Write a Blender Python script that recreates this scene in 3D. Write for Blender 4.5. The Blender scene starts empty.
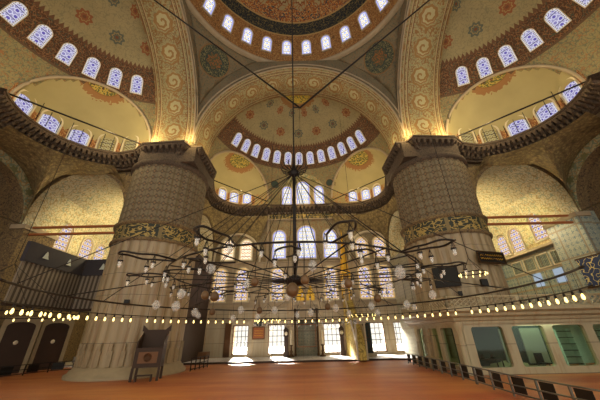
import bpy, bmesh, math, random
from mathutils import Vector, Matrix
random.seed(7)
C = bpy.context.scene.collection
PI = math.pi
sin, cos = math.sin, math.cos
def R(d): return math.radians(d)

# ------------------------------------------------------------------ materials
def srgb(h):
    h = h.lstrip('#'); o = []
    for i in (0, 2, 4):
        v = int(h[i:i+2], 16)/255
        o.append(v/12.92 if v <= .04045 else ((v+.055)/1.055)**2.4)
    return tuple(o)+(1,)

class G:
    def __init__(s, name):
        s.mat = bpy.data.materials.new(name); s.mat.use_nodes = True
        s.nt = s.mat.node_tree; s.nt.nodes.clear()
        s.out = s.nt.nodes.new('ShaderNodeOutputMaterial')
        s._uv = s._pos = None
    def n(s, t): return s.nt.nodes.new(t)
    def put(s, sock, v):
        if v is None: return
        if isinstance(v, bpy.types.NodeSocket): s.nt.links.new(v, sock)
        else:
            if isinstance(v, tuple) and len(v) == 4 and sock.type == 'VECTOR': v = v[:3]
            sock.default_value = v
    def m(s, op, a, b=None, c=None):
        x = s.n('ShaderNodeMath'); x.operation = op
        for i, v in enumerate((a, b, c)): s.put(x.inputs[i], v)
        return x.outputs[0]
    def uv(s):
        if not s._uv:
            t = s.n('ShaderNodeTexCoord'); e = s.n('ShaderNodeSeparateXYZ')
            s.nt.links.new(t.outputs['UV'], e.inputs[0]); s._uv = (e.outputs[0], e.outputs[1], t.outputs['UV'])
        return s._uv
    def pos(s):
        if not s._pos:
            t = s.n('ShaderNodeNewGeometry'); e = s.n('ShaderNodeSeparateXYZ')
            s.nt.links.new(t.outputs['Position'], e.inputs[0])
            s._pos = (e.outputs[0], e.outputs[1], e.outputs[2], t.outputs['Position'])
        return s._pos
    def mix(s, f, a, b):
        x = s.n('ShaderNodeMix'); x.data_type = 'RGBA'
        s.put(x.inputs[0], f); s.put(x.inputs[6], a); s.put(x.inputs[7], b)
        return x.outputs[2]
    def lt(s, a, b): return s.m('LESS_THAN', a, b)
    def gt(s, a, b): return s.m('GREATER_THAN', a, b)
    def AND(s, a, b): return s.m('MULTIPLY', a, b)
    def OR(s, a, b): return s.m('MAXIMUM', a, b)
    def band(s, x, lo, hi): return s.AND(s.gt(x, lo), s.lt(x, hi))
    def vec(s, a, b, c=0.0):
        x = s.n('ShaderNodeCombineXYZ')
        for i, v in enumerate((a, b, c)): s.put(x.inputs[i], v)
        return x.outputs[0]
    def noise(s, scale, detail=2, vec=None, rough=.5):
        x = s.n('ShaderNodeTexNoise'); x.inputs['Scale'].default_value = scale
        x.inputs['Detail'].default_value = detail; x.inputs['Roughness'].default_value = rough
        s.put(x.inputs['Vector'], vec if vec is not None else s.uv()[2])
        return x.outputs[0]
    def iso(s, scale, width, vec=None, lvl=.5, detail=0):   # scrolling line ornament
        if vec is None:
            if not getattr(s, '_ob', None): s._ob = s.n('ShaderNodeTexCoord').outputs['Object']
            vec = s._ob
        scale *= 1.5
        return s.lt(s.m('ABSOLUTE', s.m('SUBTRACT', s.noise(scale, detail, vec), lvl)), width)
    def cells(s, w, h, stag=True, u=None, v=None):
        if u is None: u, v, _ = s.uv()
        vv = s.m('DIVIDE', v, h); row = s.m('FLOOR', vv)
        uu = s.m('DIVIDE', u, w)
        if stag: uu = s.m('ADD', uu, s.m('MULTIPLY', s.m('FLOORED_MODULO', row, 2.0), .5))
        fu = s.m('MULTIPLY', s.m('SUBTRACT', s.m('FRACT', uu), .5), w)
        fv = s.m('MULTIPLY', s.m('SUBTRACT', s.m('FRACT', vv), .5), h)
        par = s.m('FLOORED_MODULO', s.m('ADD', s.m('FLOOR', uu), row), 2.0)
        return fu, fv, par
    def rad(s, a, b, n=0, amp=.15):
        r = s.m('SQRT', s.m('ADD', s.m('MULTIPLY', a, a), s.m('MULTIPLY', b, b)))
        if n:
            th = s.m('ARCTAN2', b, a)
            r = s.m('DIVIDE', r, s.m('ADD', 1.0, s.m('MULTIPLY', s.m('COSINE', s.m('MULTIPLY', th, float(n))), amp)))
        return r
    def near(s, p, r):
        x = s.n('ShaderNodeVectorMath'); x.operation = 'DISTANCE'
        s.put(x.inputs[0], s.pos()[3]); x.inputs[1].default_value = p
        return x.outputs['Value']
    def grime(s, col, amt=.25, scale=.6):
        n1 = s.noise(scale, 4, s.pos()[3])
        f = s.m('MULTIPLY_ADD', n1, amt*2, 1-amt)
        x = s.n('ShaderNodeVectorMath'); x.operation = 'SCALE'
        s.put(x.inputs[0], col); s.put(x.inputs['Scale'], f)
        return x.outputs[0]
    def bsdf(s, col, rough=.75, metal=0., bump=None, bs=.3, spec=.3, emis=None, es=0.):
        b = s.n('ShaderNodeBsdfPrincipled')
        s.put(b.inputs['Base Color'], col); s.put(b.inputs['Roughness'], rough); s.put(b.inputs['Metallic'], metal)
        b.inputs['Specular IOR Level'].default_value = spec
        if emis is not None:
            s.put(b.inputs['Emission Color'], emis); s.put(b.inputs['Emission Strength'], es)
        if bump is not None:
            k = s.n('ShaderNodeBump'); k.inputs['Strength'].default_value = bs; k.inputs['Distance'].default_value = .05
            s.put(k.inputs['Height'], bump); s.nt.links.new(k.outputs[0], b.inputs['Normal'])
        s.nt.links.new(b.outputs[0], s.out.inputs[0]); return s.mat
    def emit(s, col, st):
        b = s.n('ShaderNodeEmission'); s.put(b.inputs[0], col); s.put(b.inputs[1], st)
        s.nt.links.new(b.outputs[0], s.out.inputs[0]); return s.mat

M = {}
def plain(name, col, rough=.6, metal=0., spec=.3, amt=.15, scale=2.):
    g = G(name); M[name] = g.bsdf(g.grime(srgb(col), amt, scale), rough, metal, spec=spec); return M[name]

plain('iron', '#1d1714', .5, .3)
plain('dark_wood', '#3a2a20', .6)
plain('wood', '#6b4a30', .55)
plain('bronze', '#4a3520', .45, .6)
plain('gold', '#d8a838', .35, .5)
plain('stone', '#a09078', .7, amt=.25)
plain('cream_stone', '#c9bda2', .6, amt=.15)
plain('plinth_stone', '#97876a', .6, amt=.25)
plain('tie_paint', '#9a5a35', .5)
plain('black', '#15130f', .5)
plain('shelf_white', '#cfd6cc', .6)
plain('steel', '#6f6f68', .35, .7)
plain('egg_shell', '#5c452c', .4, amt=.3, scale=6)
plain('curtain_grey', '#8a8378', .8)
plain('red_cloth', '#a03a22', .8)
plain('green_paint', '#1f2b26', .5)

def m_carpet():
    g = G('carpet'); u, v, w = g.uv()
    a, b, par = g.cells(1.15, .62, False)
    base = srgb('#a24e28')
    edge = g.OR(g.gt(g.m('ABSOLUTE', b), .29), g.gt(g.m('ABSOLUTE', a), .555))
    col = g.mix(g.iso(5, .03), base, srgb('#8f4424'))
    col = g.mix(g.lt(g.rad(a, b, 6), .13), col, srgb('#9c5a30'))
    col = g.mix(g.m('MULTIPLY', edge, .6), col, srgb('#7d3a20'))
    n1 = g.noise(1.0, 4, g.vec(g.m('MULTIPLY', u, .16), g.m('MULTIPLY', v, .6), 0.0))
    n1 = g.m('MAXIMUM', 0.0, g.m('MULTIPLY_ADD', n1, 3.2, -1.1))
    col = g.mix(g.m('MULTIPLY', n1, .55), col, srgb('#d69a52'))  # golden streaks: rug rows and reflected light painted into the colour
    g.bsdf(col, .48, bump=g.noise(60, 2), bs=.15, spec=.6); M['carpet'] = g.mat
m_carpet()

def m_marblefloor():
    g = G('white_marble_floor')
    col = g.mix(g.iso(1.2, .03, detail=3), srgb('#e4e2de'), srgb('#c4c0ba'))
    a, b, p = g.cells(.9, .9, False)
    col = g.mix(g.gt(g.m('MAXIMUM', g.m('ABSOLUTE', a), g.m('ABSOLUTE', b)), .44), col, srgb('#8d877c'))
    g.bsdf(col, .35, spec=.5); M['white_marble_floor'] = g.mat
m_marblefloor()

# half-dome and vault plaster: alternating medallions, window belt by height
def roundel(g, col, p, r, outer, inner, flame=None):
    d = g.near(p, 1)
    if flame:
        wob = g.m('ADD', d, g.m('MULTIPLY', g.noise(5, 0, g.pos()[3]), -.9))
        col = g.mix(g.lt(wob, r+.15), col, srgb(flame))
    col = g.mix(g.lt(d, r), col, outer)
    return g.mix(g.lt(d, r*.93), col, inner)
APEX = [(-8.2, 20.4, 24.35), (8.2, 20.4, 24.35), (-18.9, 7.8, 25.15), (18.9, 7.8, 25.15)]
def m_semidome():
    g = G('painted_half_dome'); z = g.pos()[2]
    base = g.mix(g.iso(2.2, .03, detail=1), srgb('#8c8060'), srgb('#7a7257'))
    a, b, par = g.cells(4.2, 2.9)
    aa = g.m('MULTIPLY', a, .62)
    med = g.rad(aa, b, 8, .14)
    c1 = g.mix(par, srgb('#7f4f34'), srgb('#565a50'))
    col = g.mix(g.lt(med, .58), base, c1)
    col = g.mix(g.band(med, .30, .38), col, srgb('#8f7a52'))
    col = g.mix(g.lt(med, .14), col, srgb('#6b4531'))
    u = g.uv()[0]
    tooth = g.m('ADD', 27.0, g.m('MULTIPLY', g.m('ABSOLUTE', g.m('SUBTRACT', g.m('FRACT', g.m('DIVIDE', u, .5)), .5)), .6))
    belt = g.lt(z, tooth)
    bc = g.mix(g.iso(3.6, .06), srgb('#4e3526'), srgb('#7d5a3e'))
    bc = g.mix(g.iso(2.4, .03, lvl=.44), bc, srgb('#45493f'))
    bc = g.mix(g.gt(z, 26.95), bc, srgb('#5f4330'))
    col = g.mix(belt, col, bc)
    low = g.lt(z, 24.3)
    lc = g.mix(g.iso(3.0, .06), srgb('#847a58'), srgb('#666551'))
    lc = g.mix(g.iso(2.1, .03, lvl=.43), lc, srgb('#8a6444'))
    col = g.mix(low, col, lc)
    col = g.mix(g.band(z, 24.2, 24.38), col, srgb('#5a4636'))
    for p in ((-3.6, 23.4, 21.9), (4.4, 23.4, 21.9), (-23.6, 1.8, 22.3), (23.6, 1.8, 22.3)):
        col = roundel(g, col, p, .62, srgb('#8d6a44'), srgb('#35423c'))
    col = roundel(g, col, (0, 14.6, 30.7), 1.9, srgb('#8a6a3c'), g.mix(g.iso(2.4, .08), srgb('#b39a3c'), srgb('#6a6a3c')), '#7d5a35')
    M['painted_half_dome'] = g.bsdf(g.grime(col), .85)
m_semidome()

def m_exedra():
    g = G('cream_exedra_plaster')
    col = g.mix(g.noise(.35, 3, g.pos()[3]), srgb('#a89c72'), srgb('#8f845e'))
    z = g.pos()[2]
    col = g.mix(g.AND(g.iso(3.2, .05), g.lt(z, 20.6)), col, srgb('#a06c3e'))
    for p in APEX:
        col = roundel(g, col, p, 1.55, srgb('#7f5a34'), g.mix(g.iso(2.6, .09), srgb('#5a5c34'), srgb('#a8924a')), '#8a6440')
    M['cream_exedra_plaster'] = g.bsdf(g.grime(col, .12), .8)
m_exedra()

def m_dome():
    g = G('painted_main_dome'); u = g.uv()[0]; z = g.pos()[2]
    base = g.mix(g.iso(1.5, .07), srgb('#a3946c'), srgb('#9a6038'))
    a, b, par = g.cells(3.1, 2.0)
    r = g.rad(a, b, 8, .14)
    base = g.mix(g.lt(r, .9), base, srgb('#7f4a2c'))
    base = g.mix(g.lt(r, .72), base, srgb('#b0a478'))
    base = g.mix(g.lt(r, .35), base, srgb('#4a5a58'))
    edge = g.m('ADD', 38.7, g.m('MULTIPLY', g.m('COSINE', g.m('MULTIPLY', u, 2*PI/3.1)), .35))
    oc = g.mix(g.iso(2.6, .07), srgb('#9c5c30'), srgb('#c09a62'))
    oc = g.mix(g.iso(2.2, .045, lvl=.43), oc, srgb('#3a4a50'))
    col = g.mix(g.lt(z, edge), base, oc)
    sc = g.noise(2.6, 1, g.vec(g.m('MULTIPLY', u, 1.0), g.m('MULTIPLY', z, 1.5), 0.0))
    nav = g.mix(g.lt(g.m('ABSOLUTE', g.m('SUBTRACT', sc, .5)), .03), srgb('#262c31'), srgb('#6f6340'))
    col = g.mix(g.band(z, 35.9, 37.2), col, nav)
    col = g.mix(g.band(z, 37.2, 37.35), col, srgb('#b0925e'))
    col = g.mix(g.band(z, 35.75, 35.9), col, srgb('#b0925e'))
    wb = g.mix(g.iso(3.4, .06), srgb('#97683c'), srgb('#b8925c'))
    wb = g.mix(g.iso(2.7, .04, lvl=.44), wb, srgb('#6f4e36'))
    col = g.mix(g.lt(z, 35.75), col, wb)
    M['painted_main_dome'] = g.bsdf(g.grime(col, .12), .8)
m_dome()

def m_pendentive():
    g = G('painted_pendentive')
    col = g.mix(g.iso(3.2, .05), srgb('#776c55'), srgb('#625e4e'))
    col = g.mix(g.iso(2.4, .03, lvl=.43), col, srgb('#84684a'))
    for sx in (-1, 1):
        p = (sx*9.0, 9.0, 29.3)
        d = g.near(p, 1)
        x, y, z, _ = g.pos()
        th = g.m('ARCTAN2', g.m('SUBTRACT', z, p[2]), g.m('SUBTRACT', x, p[0]))
        w = g.m('MULTIPLY', g.m('COSINE', g.m('MULTIPLY', th, 8.)), .1)
        dd = g.m('ADD', d, w)
        col = g.mix(g.lt(d, 1.75), col, srgb('#7d6040'))
        col = g.mix(g.lt(d, 1.62), col, g.mix(g.iso(3.6, .07, g.pos()[3]), srgb('#38403a'), srgb('#75704e')))
        col = g.mix(g.lt(dd, .95), col, srgb('#3c4640'))
        col = g.mix(g.lt(dd, .8), col, g.mix(g.iso(4.0, .14, g.pos()[3]), srgb('#8f5c34'), srgb('#54523c')))
    M['painted_pendentive'] = g.bsdf(g.grime(col), .85)
m_pendentive()

def m_arch():   # v runs across the soffit (0..4), u along the arch
    g = G('scroll_painted_arch'); u, v, w = g.uv()
    base = g.mix(g.iso(3.0, .05), srgb('#958c68'), srgb('#7f795c'))
    a, b, par = g.cells(2.6, 2.6, False, u, g.m('ADD', v, -.75))
    r = g.rad(a, b, 8, .06)
    col = g.mix(g.band(r, .66, .78), base, srgb('#8a6844'))
    sp = g.m('SINE', g.m('ADD', g.m('MULTIPLY', r, 11.0), g.m('ARCTAN2', b, a)))
    col = g.mix(g.lt(r, .66), col, srgb('#a39c78'))
    col = g.mix(g.AND(g.lt(r, 1.05), g.gt(sp, .45)), col, srgb('#8a6a42'))
    col = g.mix(g.AND(g.gt(r, 1.0), g.iso(2.6, .07, lvl=.45)), col, srgb('#83623e'))
    for e in (.28, .62, 3.4, 3.75):
        col = g.mix(g.band(v, e-.05, e+.05), col, srgb('#a89672'))
        col = g.mix(g.band(v, e+.05, e+.13), col, srgb('#6a4c36'))
    M['scroll_painted_arch'] = g.bsdf(g.grime(col, .2), .85)
m_arch()

def m_wallpaint(name, c0, c1, c2, s=2.2, w1=.05, cell=None, c3=None):
    g = G(name)
    col = g.mix(g.iso(s, w1), srgb(c0), srgb(c1))
    col = g.mix(g.iso(s*.7, .035, lvl=.43), col, srgb(c2))
    if cell:
        a, b, par = g.cells(*cell)
        col = g.mix(g.lt(g.rad(a, b, 6, .2), cell[0]*.24), col, srgb(c3))
    M[name] = g.bsdf(g.grime(col, .2), .85); return M[name]
m_wallpaint('painted_wall', '#8f8266', '#756e56', '#8a6a4a', 2.6, .04)
def m_muqarnas():   # small golden scale-like cells
    g = G('golden_stalactite_relief')
    vo = g.n('ShaderNodeTexVoronoi'); vo.inputs['Scale'].default_value = 3.2
    g.put(vo.inputs['Vector'], g.pos()[3]); d = vo.outputs['Distance']
    col = g.mix(d, srgb('#a3905f'), srgb('#4b3f2c'))
    col = g.mix(g.iso(3.0, .05), col, srgb('#6a5940'))
    M['golden_arabesque'] = g.bsdf(g.grime(col, .2), .7, bump=d, bs=1.0)
m_muqarnas()
m_wallpaint('brown_arabesque', '#6f5d44', '#84704c', '#54463a', 3.2, .07)
m_wallpaint('vault_paint', '#d2c8a2', '#b09a6c', '#a0a68c', 2.2, .05)
m_wallpaint('vault_gold', '#cbbd8a', '#b3976a', '#a39468', 1.8, .04)
m_wallpaint('gold_lit_marble', '#c8b060', '#a58a40', '#8a7a44', 1.8, .06)
m_wallpaint('arch_green_scroll', '#aba07a', '#7d866c', '#a08050', 1.8, .08, (1.4, 1.2), '#77764f')

def m_tile(name, c0, c1, c2, w=.5):
    g = G(name)
    a, b, par = g.cells(w, w, False)
    col = g.mix(g.lt(g.rad(a, b, 4, .3), w*.3), srgb(c0), srgb(c1))
    col = g.mix(g.iso(4, .05), col, srgb(c2))
    A, B, _ = g.cells(2.1, 2.7, False)
    fr = g.OR(g.gt(g.m('ABSOLUTE', A), .98), g.gt(g.m('ABSOLUTE', B), 1.28))
    col = g.mix(fr, col, srgb('#857a66'))
    M[name] = g.bsdf(g.grime(col, .15), .45, spec=.5)
m_tile('blue_tile', '#8f9a92', '#5f7480', '#a9aa94')
m_tile('grey_tile', '#8f8c78', '#77786a', '#a39c84', .35)

def m_marble(name, c0, c1, c2):
    g = G(name); u, v, w = g.uv()
    st = g.noise(1.0, 5, g.vec(g.m('MULTIPLY', u, 2.4), g.m('MULTIPLY', v, .16), 0.0))
    col = g.mix(st, srgb(c0), srgb(c1))
    k = g.noise(1.0, 3, g.vec(g.m('MULTIPLY', u, 5.), g.m('MULTIPLY', v, .3), 3.0))
    col = g.mix(g.m('MULTIPLY', g.gt(k, .58), .6), col, srgb(c2))
    jt = g.lt(g.m('FRACT', g.m('DIVIDE', v, 1.55)), .02)
    col = g.mix(jt, col, srgb('#5f5240'))
    M[name] = g.bsdf(g.grime(col, .15, .4), .5, spec=.45)
m_marble('veined_marble', '#756650', '#b3a07c', '#80664a')
m_marble('pale_marble', '#948468', '#bcae92', '#a58f70')
m_marble('kiosk_marble', '#8f846a', '#b8ab88', '#9a8462')
m_marble('tan_marble', '#8f7c60', '#c0ad8c', '#a5855c')

def m_pierpaint():   # u around, v up
    g = G('painted_pier_ornament'); u, v, w = g.uv()
    a, b, par = g.cells(.64, .62, False)
    base = srgb('#796a52')
    r = g.rad(a, b, 4, .28)
    col = g.mix(g.lt(r, .2), base, srgb('#5c5040'))
    col = g.mix(g.lt(r, .07), col, srgb('#84684a'))
    col = g.mix(g.gt(g.m('ABSOLUTE', a), .25), col, srgb('#665740'))
    col = g.mix(g.AND(g.iso(5, .05), g.gt(r, .3)), col, srgb('#71705e'))
    M['painted_pier_ornament'] = g.bsdf(g.grime(col, .15), .8)
m_pierpaint()

def m_band():
    g = G('gilded_script_band'); u, v, w = g.uv()
    sc = g.noise(2.0, 1.0, g.vec(u, g.m('MULTIPLY', v, 1.6), 0.0))
    col = g.mix(g.lt(g.m('ABSOLUTE', g.m('SUBTRACT', sc, .5)), .045), srgb('#33362c'), srgb('#a58d50'))
    a, b, p = g.cells(3.0, 8., False)
    col = g.mix(g.gt(g.m('ABSOLUTE', a), 1.36), col, srgb('#7c6c46'))
    M['gilded_script_band'] = g.bsdf(col, .6)
m_band()

def m_navy():
    g = G('navy_script_panel'); u, v, w = g.uv()
    sc = g.noise(1.9, .6, g.vec(u, g.m('MULTIPLY', v, 1.2), 0.0))
    col = g.mix(g.lt(g.m('ABSOLUTE', g.m('SUBTRACT', sc, .5)), .022), srgb('#2b3c66'), srgb('#d6c684'))
    M['navy_script_panel'] = g.bsdf(col, .6)
m_navy()

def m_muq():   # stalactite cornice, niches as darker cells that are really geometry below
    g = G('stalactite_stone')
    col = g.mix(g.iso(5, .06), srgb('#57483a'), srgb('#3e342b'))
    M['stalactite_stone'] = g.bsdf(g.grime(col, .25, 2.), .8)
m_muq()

def m_ribbed():
    g = G('striped_screen'); u, v, w = g.uv()
    s1 = g.gt(g.m('FRACT', g.m('DIVIDE', u, .42)), .5)
    col = g.mix(s1, srgb('#8a7f70'), srgb('#4f463c'))
    M['striped_screen'] = g.bsdf(col, .8)
m_ribbed()

# lit stained glass: u,v in metres inside the pane
def m_glass(name, c_main, c_alt, c_white, c_border, st, sc=.3):
    g = G(name); u, v, w = g.uv()
    a, b, par = g.cells(sc, sc*1.15, True, g.m('ADD', u, sc*.5), v)
    r = g.rad(a, b, 6, .1)
    col = g.mix(g.lt(r, sc*.46), srgb(c_alt), srgb(c_white))
    col = g.mix(g.lt(r, sc*.30), col, g.mix(par, srgb(c_main), g.mix(.5, srgb(c_main), srgb(c_alt))))
    A, B, _ = g.cells(sc*4, sc*2.3, False, g.m('ADD', u, sc*2), v)
    col = g.mix(g.lt(g.m('ABSOLUTE', B), .02), col, srgb('#40364a'))
    M[name] = g.emit(col, st)
    g = G(name+'_border'); u, v, w = g.uv()
    d = g.rad(*g.cells(.16, .16, False)[:2])
    col = g.mix(g.lt(d, .05), srgb(c_border), srgb('#9a8878'))
    M[name+'_border'] = g.emit(col, st)
m_glass('violet_stained_glass', '#6a5cae', '#a8a2cc', '#e2e0f4', '#e4e2ea', .85, .4)
m_glass('pale_blue_stained_glass', '#9aa4e0', '#e6d8b0', '#f2f4ff', '#a4aaf0', 1.15, .36)
m_glass('amber_blue_stained_glass', '#8a86d8', '#e0b070', '#f0ece4', '#e2b468', .95, .42)
m_glass('warm_stained_glass', '#f0dcb0', '#e0a870', '#fff8ea', '#e8c890', 1.25, .42)
m_glass('gold_lattice_glass', '#c9ad62', '#a08040', '#e2d29a', '#b99850', .6, .36)

def m_clear(nm, tint):
    g = G(nm)
    t = g.n('ShaderNodeBsdfTransparent'); t.inputs[0].default_value = tint
    gl = g.n('ShaderNodeBsdfGlossy'); gl.inputs['Roughness'].default_value = .05
    mx = g.n('ShaderNodeMixShader'); mx.inputs[0].default_value = .03
    g.nt.links.new(t.outputs[0], mx.inputs[1]); g.nt.links.new(gl.outputs[0], mx.inputs[2])
    g.nt.links.new(mx.outputs[0], g.out.inputs[0]); M[nm] = g.mat
m_clear('window_glass', (.97, .97, .97, 1)); m_clear('kiosk_glass', (.82, .93, .84, 1))
def m_lampglass():
    g = G('lamp_glass')
    b = g.n('ShaderNodeBsdfPrincipled')
    b.inputs['Base Color'].default_value = (.62, .62, .6, 1); b.inputs['Roughness'].default_value = .15
    b.inputs['Specular IOR Level'].default_value = .9; b.inputs['Alpha'].default_value = .3
    b.inputs['Emission Color'].default_value = srgb('#f3ead6'); b.inputs['Emission Strength'].default_value = .05  # unlit glass with a faint glow put into the material
    g.nt.links.new(b.outputs[0], g.out.inputs[0]); M['lamp_glass'] = g.mat
m_lampglass()
g = G('bulb_glow'); M['bulb_glow'] = g.emit(srgb('#ffe08a'), 3.2)
g = G('tube_glow'); M['tube_glow'] = g.emit(srgb('#e0ffd8'), 4.)
g = G('garden_green'); M['garden_green'] = g.bsdf(g.mix(g.noise(1.5, 4), srgb('#6c8a4a'), srgb('#b9c7a0')), .9)
g = G('courtyard_paving'); M['courtyard_paving'] = g.bsdf(srgb('#cfc8b8'), .8)

# ------------------------------------------------------------------ mesh building
class MB:
    def __init__(s): s.v = []; s.f = []; s.uv = []; s.mi = []; s.sm = []
    def face(s, pts, uvs=None, mi=0, smooth=False):
        b = len(s.v); s.v += [tuple(p) for p in pts]; s.f.append(tuple(range(b, b+len(pts))))
        s.uv.append(uvs); s.mi.append(mi); s.sm.append(smooth)
    def add(s, verts, faces, mi=0, smooth=False, uvs=None):
        b = len(s.v); s.v += [tuple(p) for p in verts]
        for k, f in enumerate(faces):
            s.f.append(tuple(b+i for i in f)); s.uv.append(uvs[k] if uvs else None); s.mi.append(mi); s.sm.append(smooth)
        return s
    def box(s, x0, y0, z0, x1, y1, z1, mi=0, mat=None):
        vs = [Vector((x, y, z)) for z in (z0, z1) for y in (y0, y1) for x in (x0, x1)]
        if mat: vs = [mat @ p for p in vs]
        return s.add(vs, [(0, 2, 3, 1), (4, 5, 7, 6), (0, 1, 5, 4), (2, 6, 7, 3), (0, 4, 6, 2), (1, 3, 7, 5)], mi)
    def tube(s, path, r, n=8, mi=0, closed=False, caps=True):
        path = [Vector(p) for p in path]; N = len(path); rings = []
        up = None
        for i, p in enumerate(path):
            if closed: t = path[(i+1) % N]-path[i-1]
            else: t = path[min(i+1, N-1)]-path[max(i-1, 0)]
            t.normalize()
            if up is None: up = Vector((0, 0, 1)) if abs(t.z) < .9 else Vector((1, 0, 0))
            a = t.cross(up)
            if a.length < 1e-4: a = t.cross(Vector((1, 0, .1)))
            a.normalize(); b = a.cross(t); up = b if abs(t.z) > .9 else Vector((0, 0, 1))
            rr = r[i] if isinstance(r, (list, tuple)) else r
            rings.append([p+a*rr*cos(2*PI*k/n)+b*rr*sin(2*PI*k/n) for k in range(n)])
        vs = [q for g_ in rings for q in g_]; fs = []
        for i in range(N if closed else N-1):
            j = (i+1) % N
            for k in range(n): fs.append((i*n+k, i*n+(k+1) % n, j*n+(k+1) % n, j*n+k))
        if caps and not closed: fs += [tuple(range(n))[::-1], tuple((N-1)*n+k for k in range(n))]
        return s.add(vs, fs, mi, True)
    def lathe(s, prof, c=(0, 0, 0), n=24, mi=0, smooth=True, mat=None, a0=0, a1=2*PI, flute=None, uvs=True):
        full = abs(a1-a0-2*PI) < 1e-6
        m = n if full else n+1; vs = []; L = [0]
        for i in range(1, len(prof)): L.append(L[-1]+math.dist(prof[i], prof[i-1]))
        for (r, z) in prof:
            for k in range(m):
                a = a0+(a1-a0)*k/n; rr = r*(flute(a) if flute else 1)
                p = Vector((c[0]+rr*cos(a), c[1]+rr*sin(a), c[2]+z)); vs.append(mat @ p if mat else p)
        fs = []; uv = []; Rm = max(p[0] for p in prof)
        for i in range(len(prof)-1):
            for k in range(n):
                k2 = (k+1) % m if full else k+1
                fs.append((i*m+k, i*m+k2, (i+1)*m+k2, (i+1)*m+k))
                u0, u1 = (a1-a0)*k/n*Rm, (a1-a0)*(k+1)/n*Rm
                uv.append([(u0, L[i]), (u1, L[i]), (u1, L[i+1]), (u0, L[i+1])])
        return s.add(vs, fs, mi, smooth, uv if uvs else None)
    def prism(s, out, z0, z1, mi=0, mat=None):    # outline in xy (ccw)
        n = len(out)
        vs = [Vector((p[0], p[1], z)) for z in (z0, z1) for p in out]
        if mat: vs = [mat @ p for p in vs]
        fs = [tuple(range(n))[::-1], tuple(range(n, 2*n))]+[(i, (i+1) % n, n+(i+1) % n, n+i) for i in range(n)]
        return s.add(vs, fs, mi)
    def ringprism(s, outer, inner, z0, z1, mi=0, mat=None):
        n = len(outer); vs = []
        for o, z in ((outer, z0), (inner, z0), (outer, z1), (inner, z1)):
            vs += [Vector((p[0], p[1], z)) for p in o]
        if mat: vs = [mat @ p for p in vs]
        fs = []
        for i in range(n):
            j = (i+1) % n
            fs += [(i, n+i, n+j, j), (2*n+i, 2*n+j, 3*n+j, 3*n+i), (i, j, 2*n+j, 2*n+i), (n+i, 3*n+i, 3*n+j, n+j)]
        return s.add(vs, fs, mi)
    def mesh(s, name, mats, uvfn=None):
        me = bpy.data.meshes.new(name); me.from_pydata(s.v, [], s.f); me.update()
        for m_ in mats: me.materials.append(M[m_])
        ul = me.uv_layers.new(name='UVMap')
        for p in me.polygons:
            p.material_index = s.mi[p.index]; p.use_smooth = s.sm[p.index]
            uu = s.uv[p.index]
            for k, li in enumerate(p.loop_indices):
                if uu: ul.data[li].uv = uu[k]
                else:
                    co = me.vertices[me.loops[li].vertex_index].co; nn = p.normal
                    ax = max(range(3), key=lambda q: abs(nn[q]))
                    ul.data[li].uv = ((co.y, co.z), (co.x, co.z), (co.x, co.y))[ax]
        return me
    def obj(s, name, mats, parent=None, loc=None, **kw):
        if isinstance(mats, str): mats = [mats]
        o = bpy.data.objects.new(name, s.mesh(name, mats)); C.objects.link(o)
        if parent: o.parent = parent
        if loc: o.location = loc
        for k, v in kw.items(): o[k] = v
        return o

def mb(): return MB()
def struct(o, label=None, cat=None):
    o['kind'] = 'structure'
    if label: o['label'] = label
    if cat: o['category'] = cat
    return o
def thing(name, label, cat, loc=(0, 0, 0), rz=0, group=None):
    o = bpy.data.objects.new(name, None); C.objects.link(o); o.empty_display_size = .2
    o.location = loc; o.rotation_euler = (0, 0, rz); o['label'] = label; o['category'] = cat
    if group: o['group'] = group
    return o
def tag(o, label, cat, group=None):
    o['label'] = label; o['category'] = cat
    if group: o['group'] = group
    return o
def copy_tree(o, parent=None):
    kids = list(o.children)
    c = o.copy(); C.objects.link(c); c.parent = parent
    for k in kids: copy_tree(k, c)
    return c

# ------------------------------------------------------------------ solid carving
def tmp_obj(m_):
    me = bpy.data.meshes.new('t'); me.from_pydata(m_.v, [], m_.f); me.update()
    bm = bmesh.new(); bm.from_mesh(me); bmesh.ops.remove_doubles(bm, verts=bm.verts, dist=1e-5)
    bmesh.ops.recalc_face_normals(bm, faces=bm.faces); bm.to_mesh(me); bm.free()
    o = bpy.data.objects.new('t', me); C.objects.link(o); return o
def sph(c, r, n=96, m_=48, zmin=None):
    prof = [(max(1e-6, r*cos(-PI/2+PI*i/m_)), r*sin(-PI/2+PI*i/m_)) for i in range(m_+1)]
    b = MB(); 
    vs = [(c[0], c[1], c[2]-r)]; fs = []
    for i in range(1, m_):
        for k in range(n):
            vs.append((c[0]+prof[i][0]*cos(2*PI*k/n), c[1]+prof[i][0]*sin(2*PI*k/n), c[2]+prof[i][1]))
    vs.append((c[0], c[1], c[2]+r)); T = len(vs)-1
    for k in range(n):
        fs.append((0, 1+(k+1) % n, 1+k)); fs.append((T, 1+(m_-2)*n+k, 1+(m_-2)*n+(k+1) % n))
    for i in range(m_-2):
        for k in range(n):
            fs.append((1+i*n+k, 1+i*n+(k+1) % n, 1+(i+1)*n+(k+1) % n, 1+(i+1)*n+k))
    return b.add(vs, fs)
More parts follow.
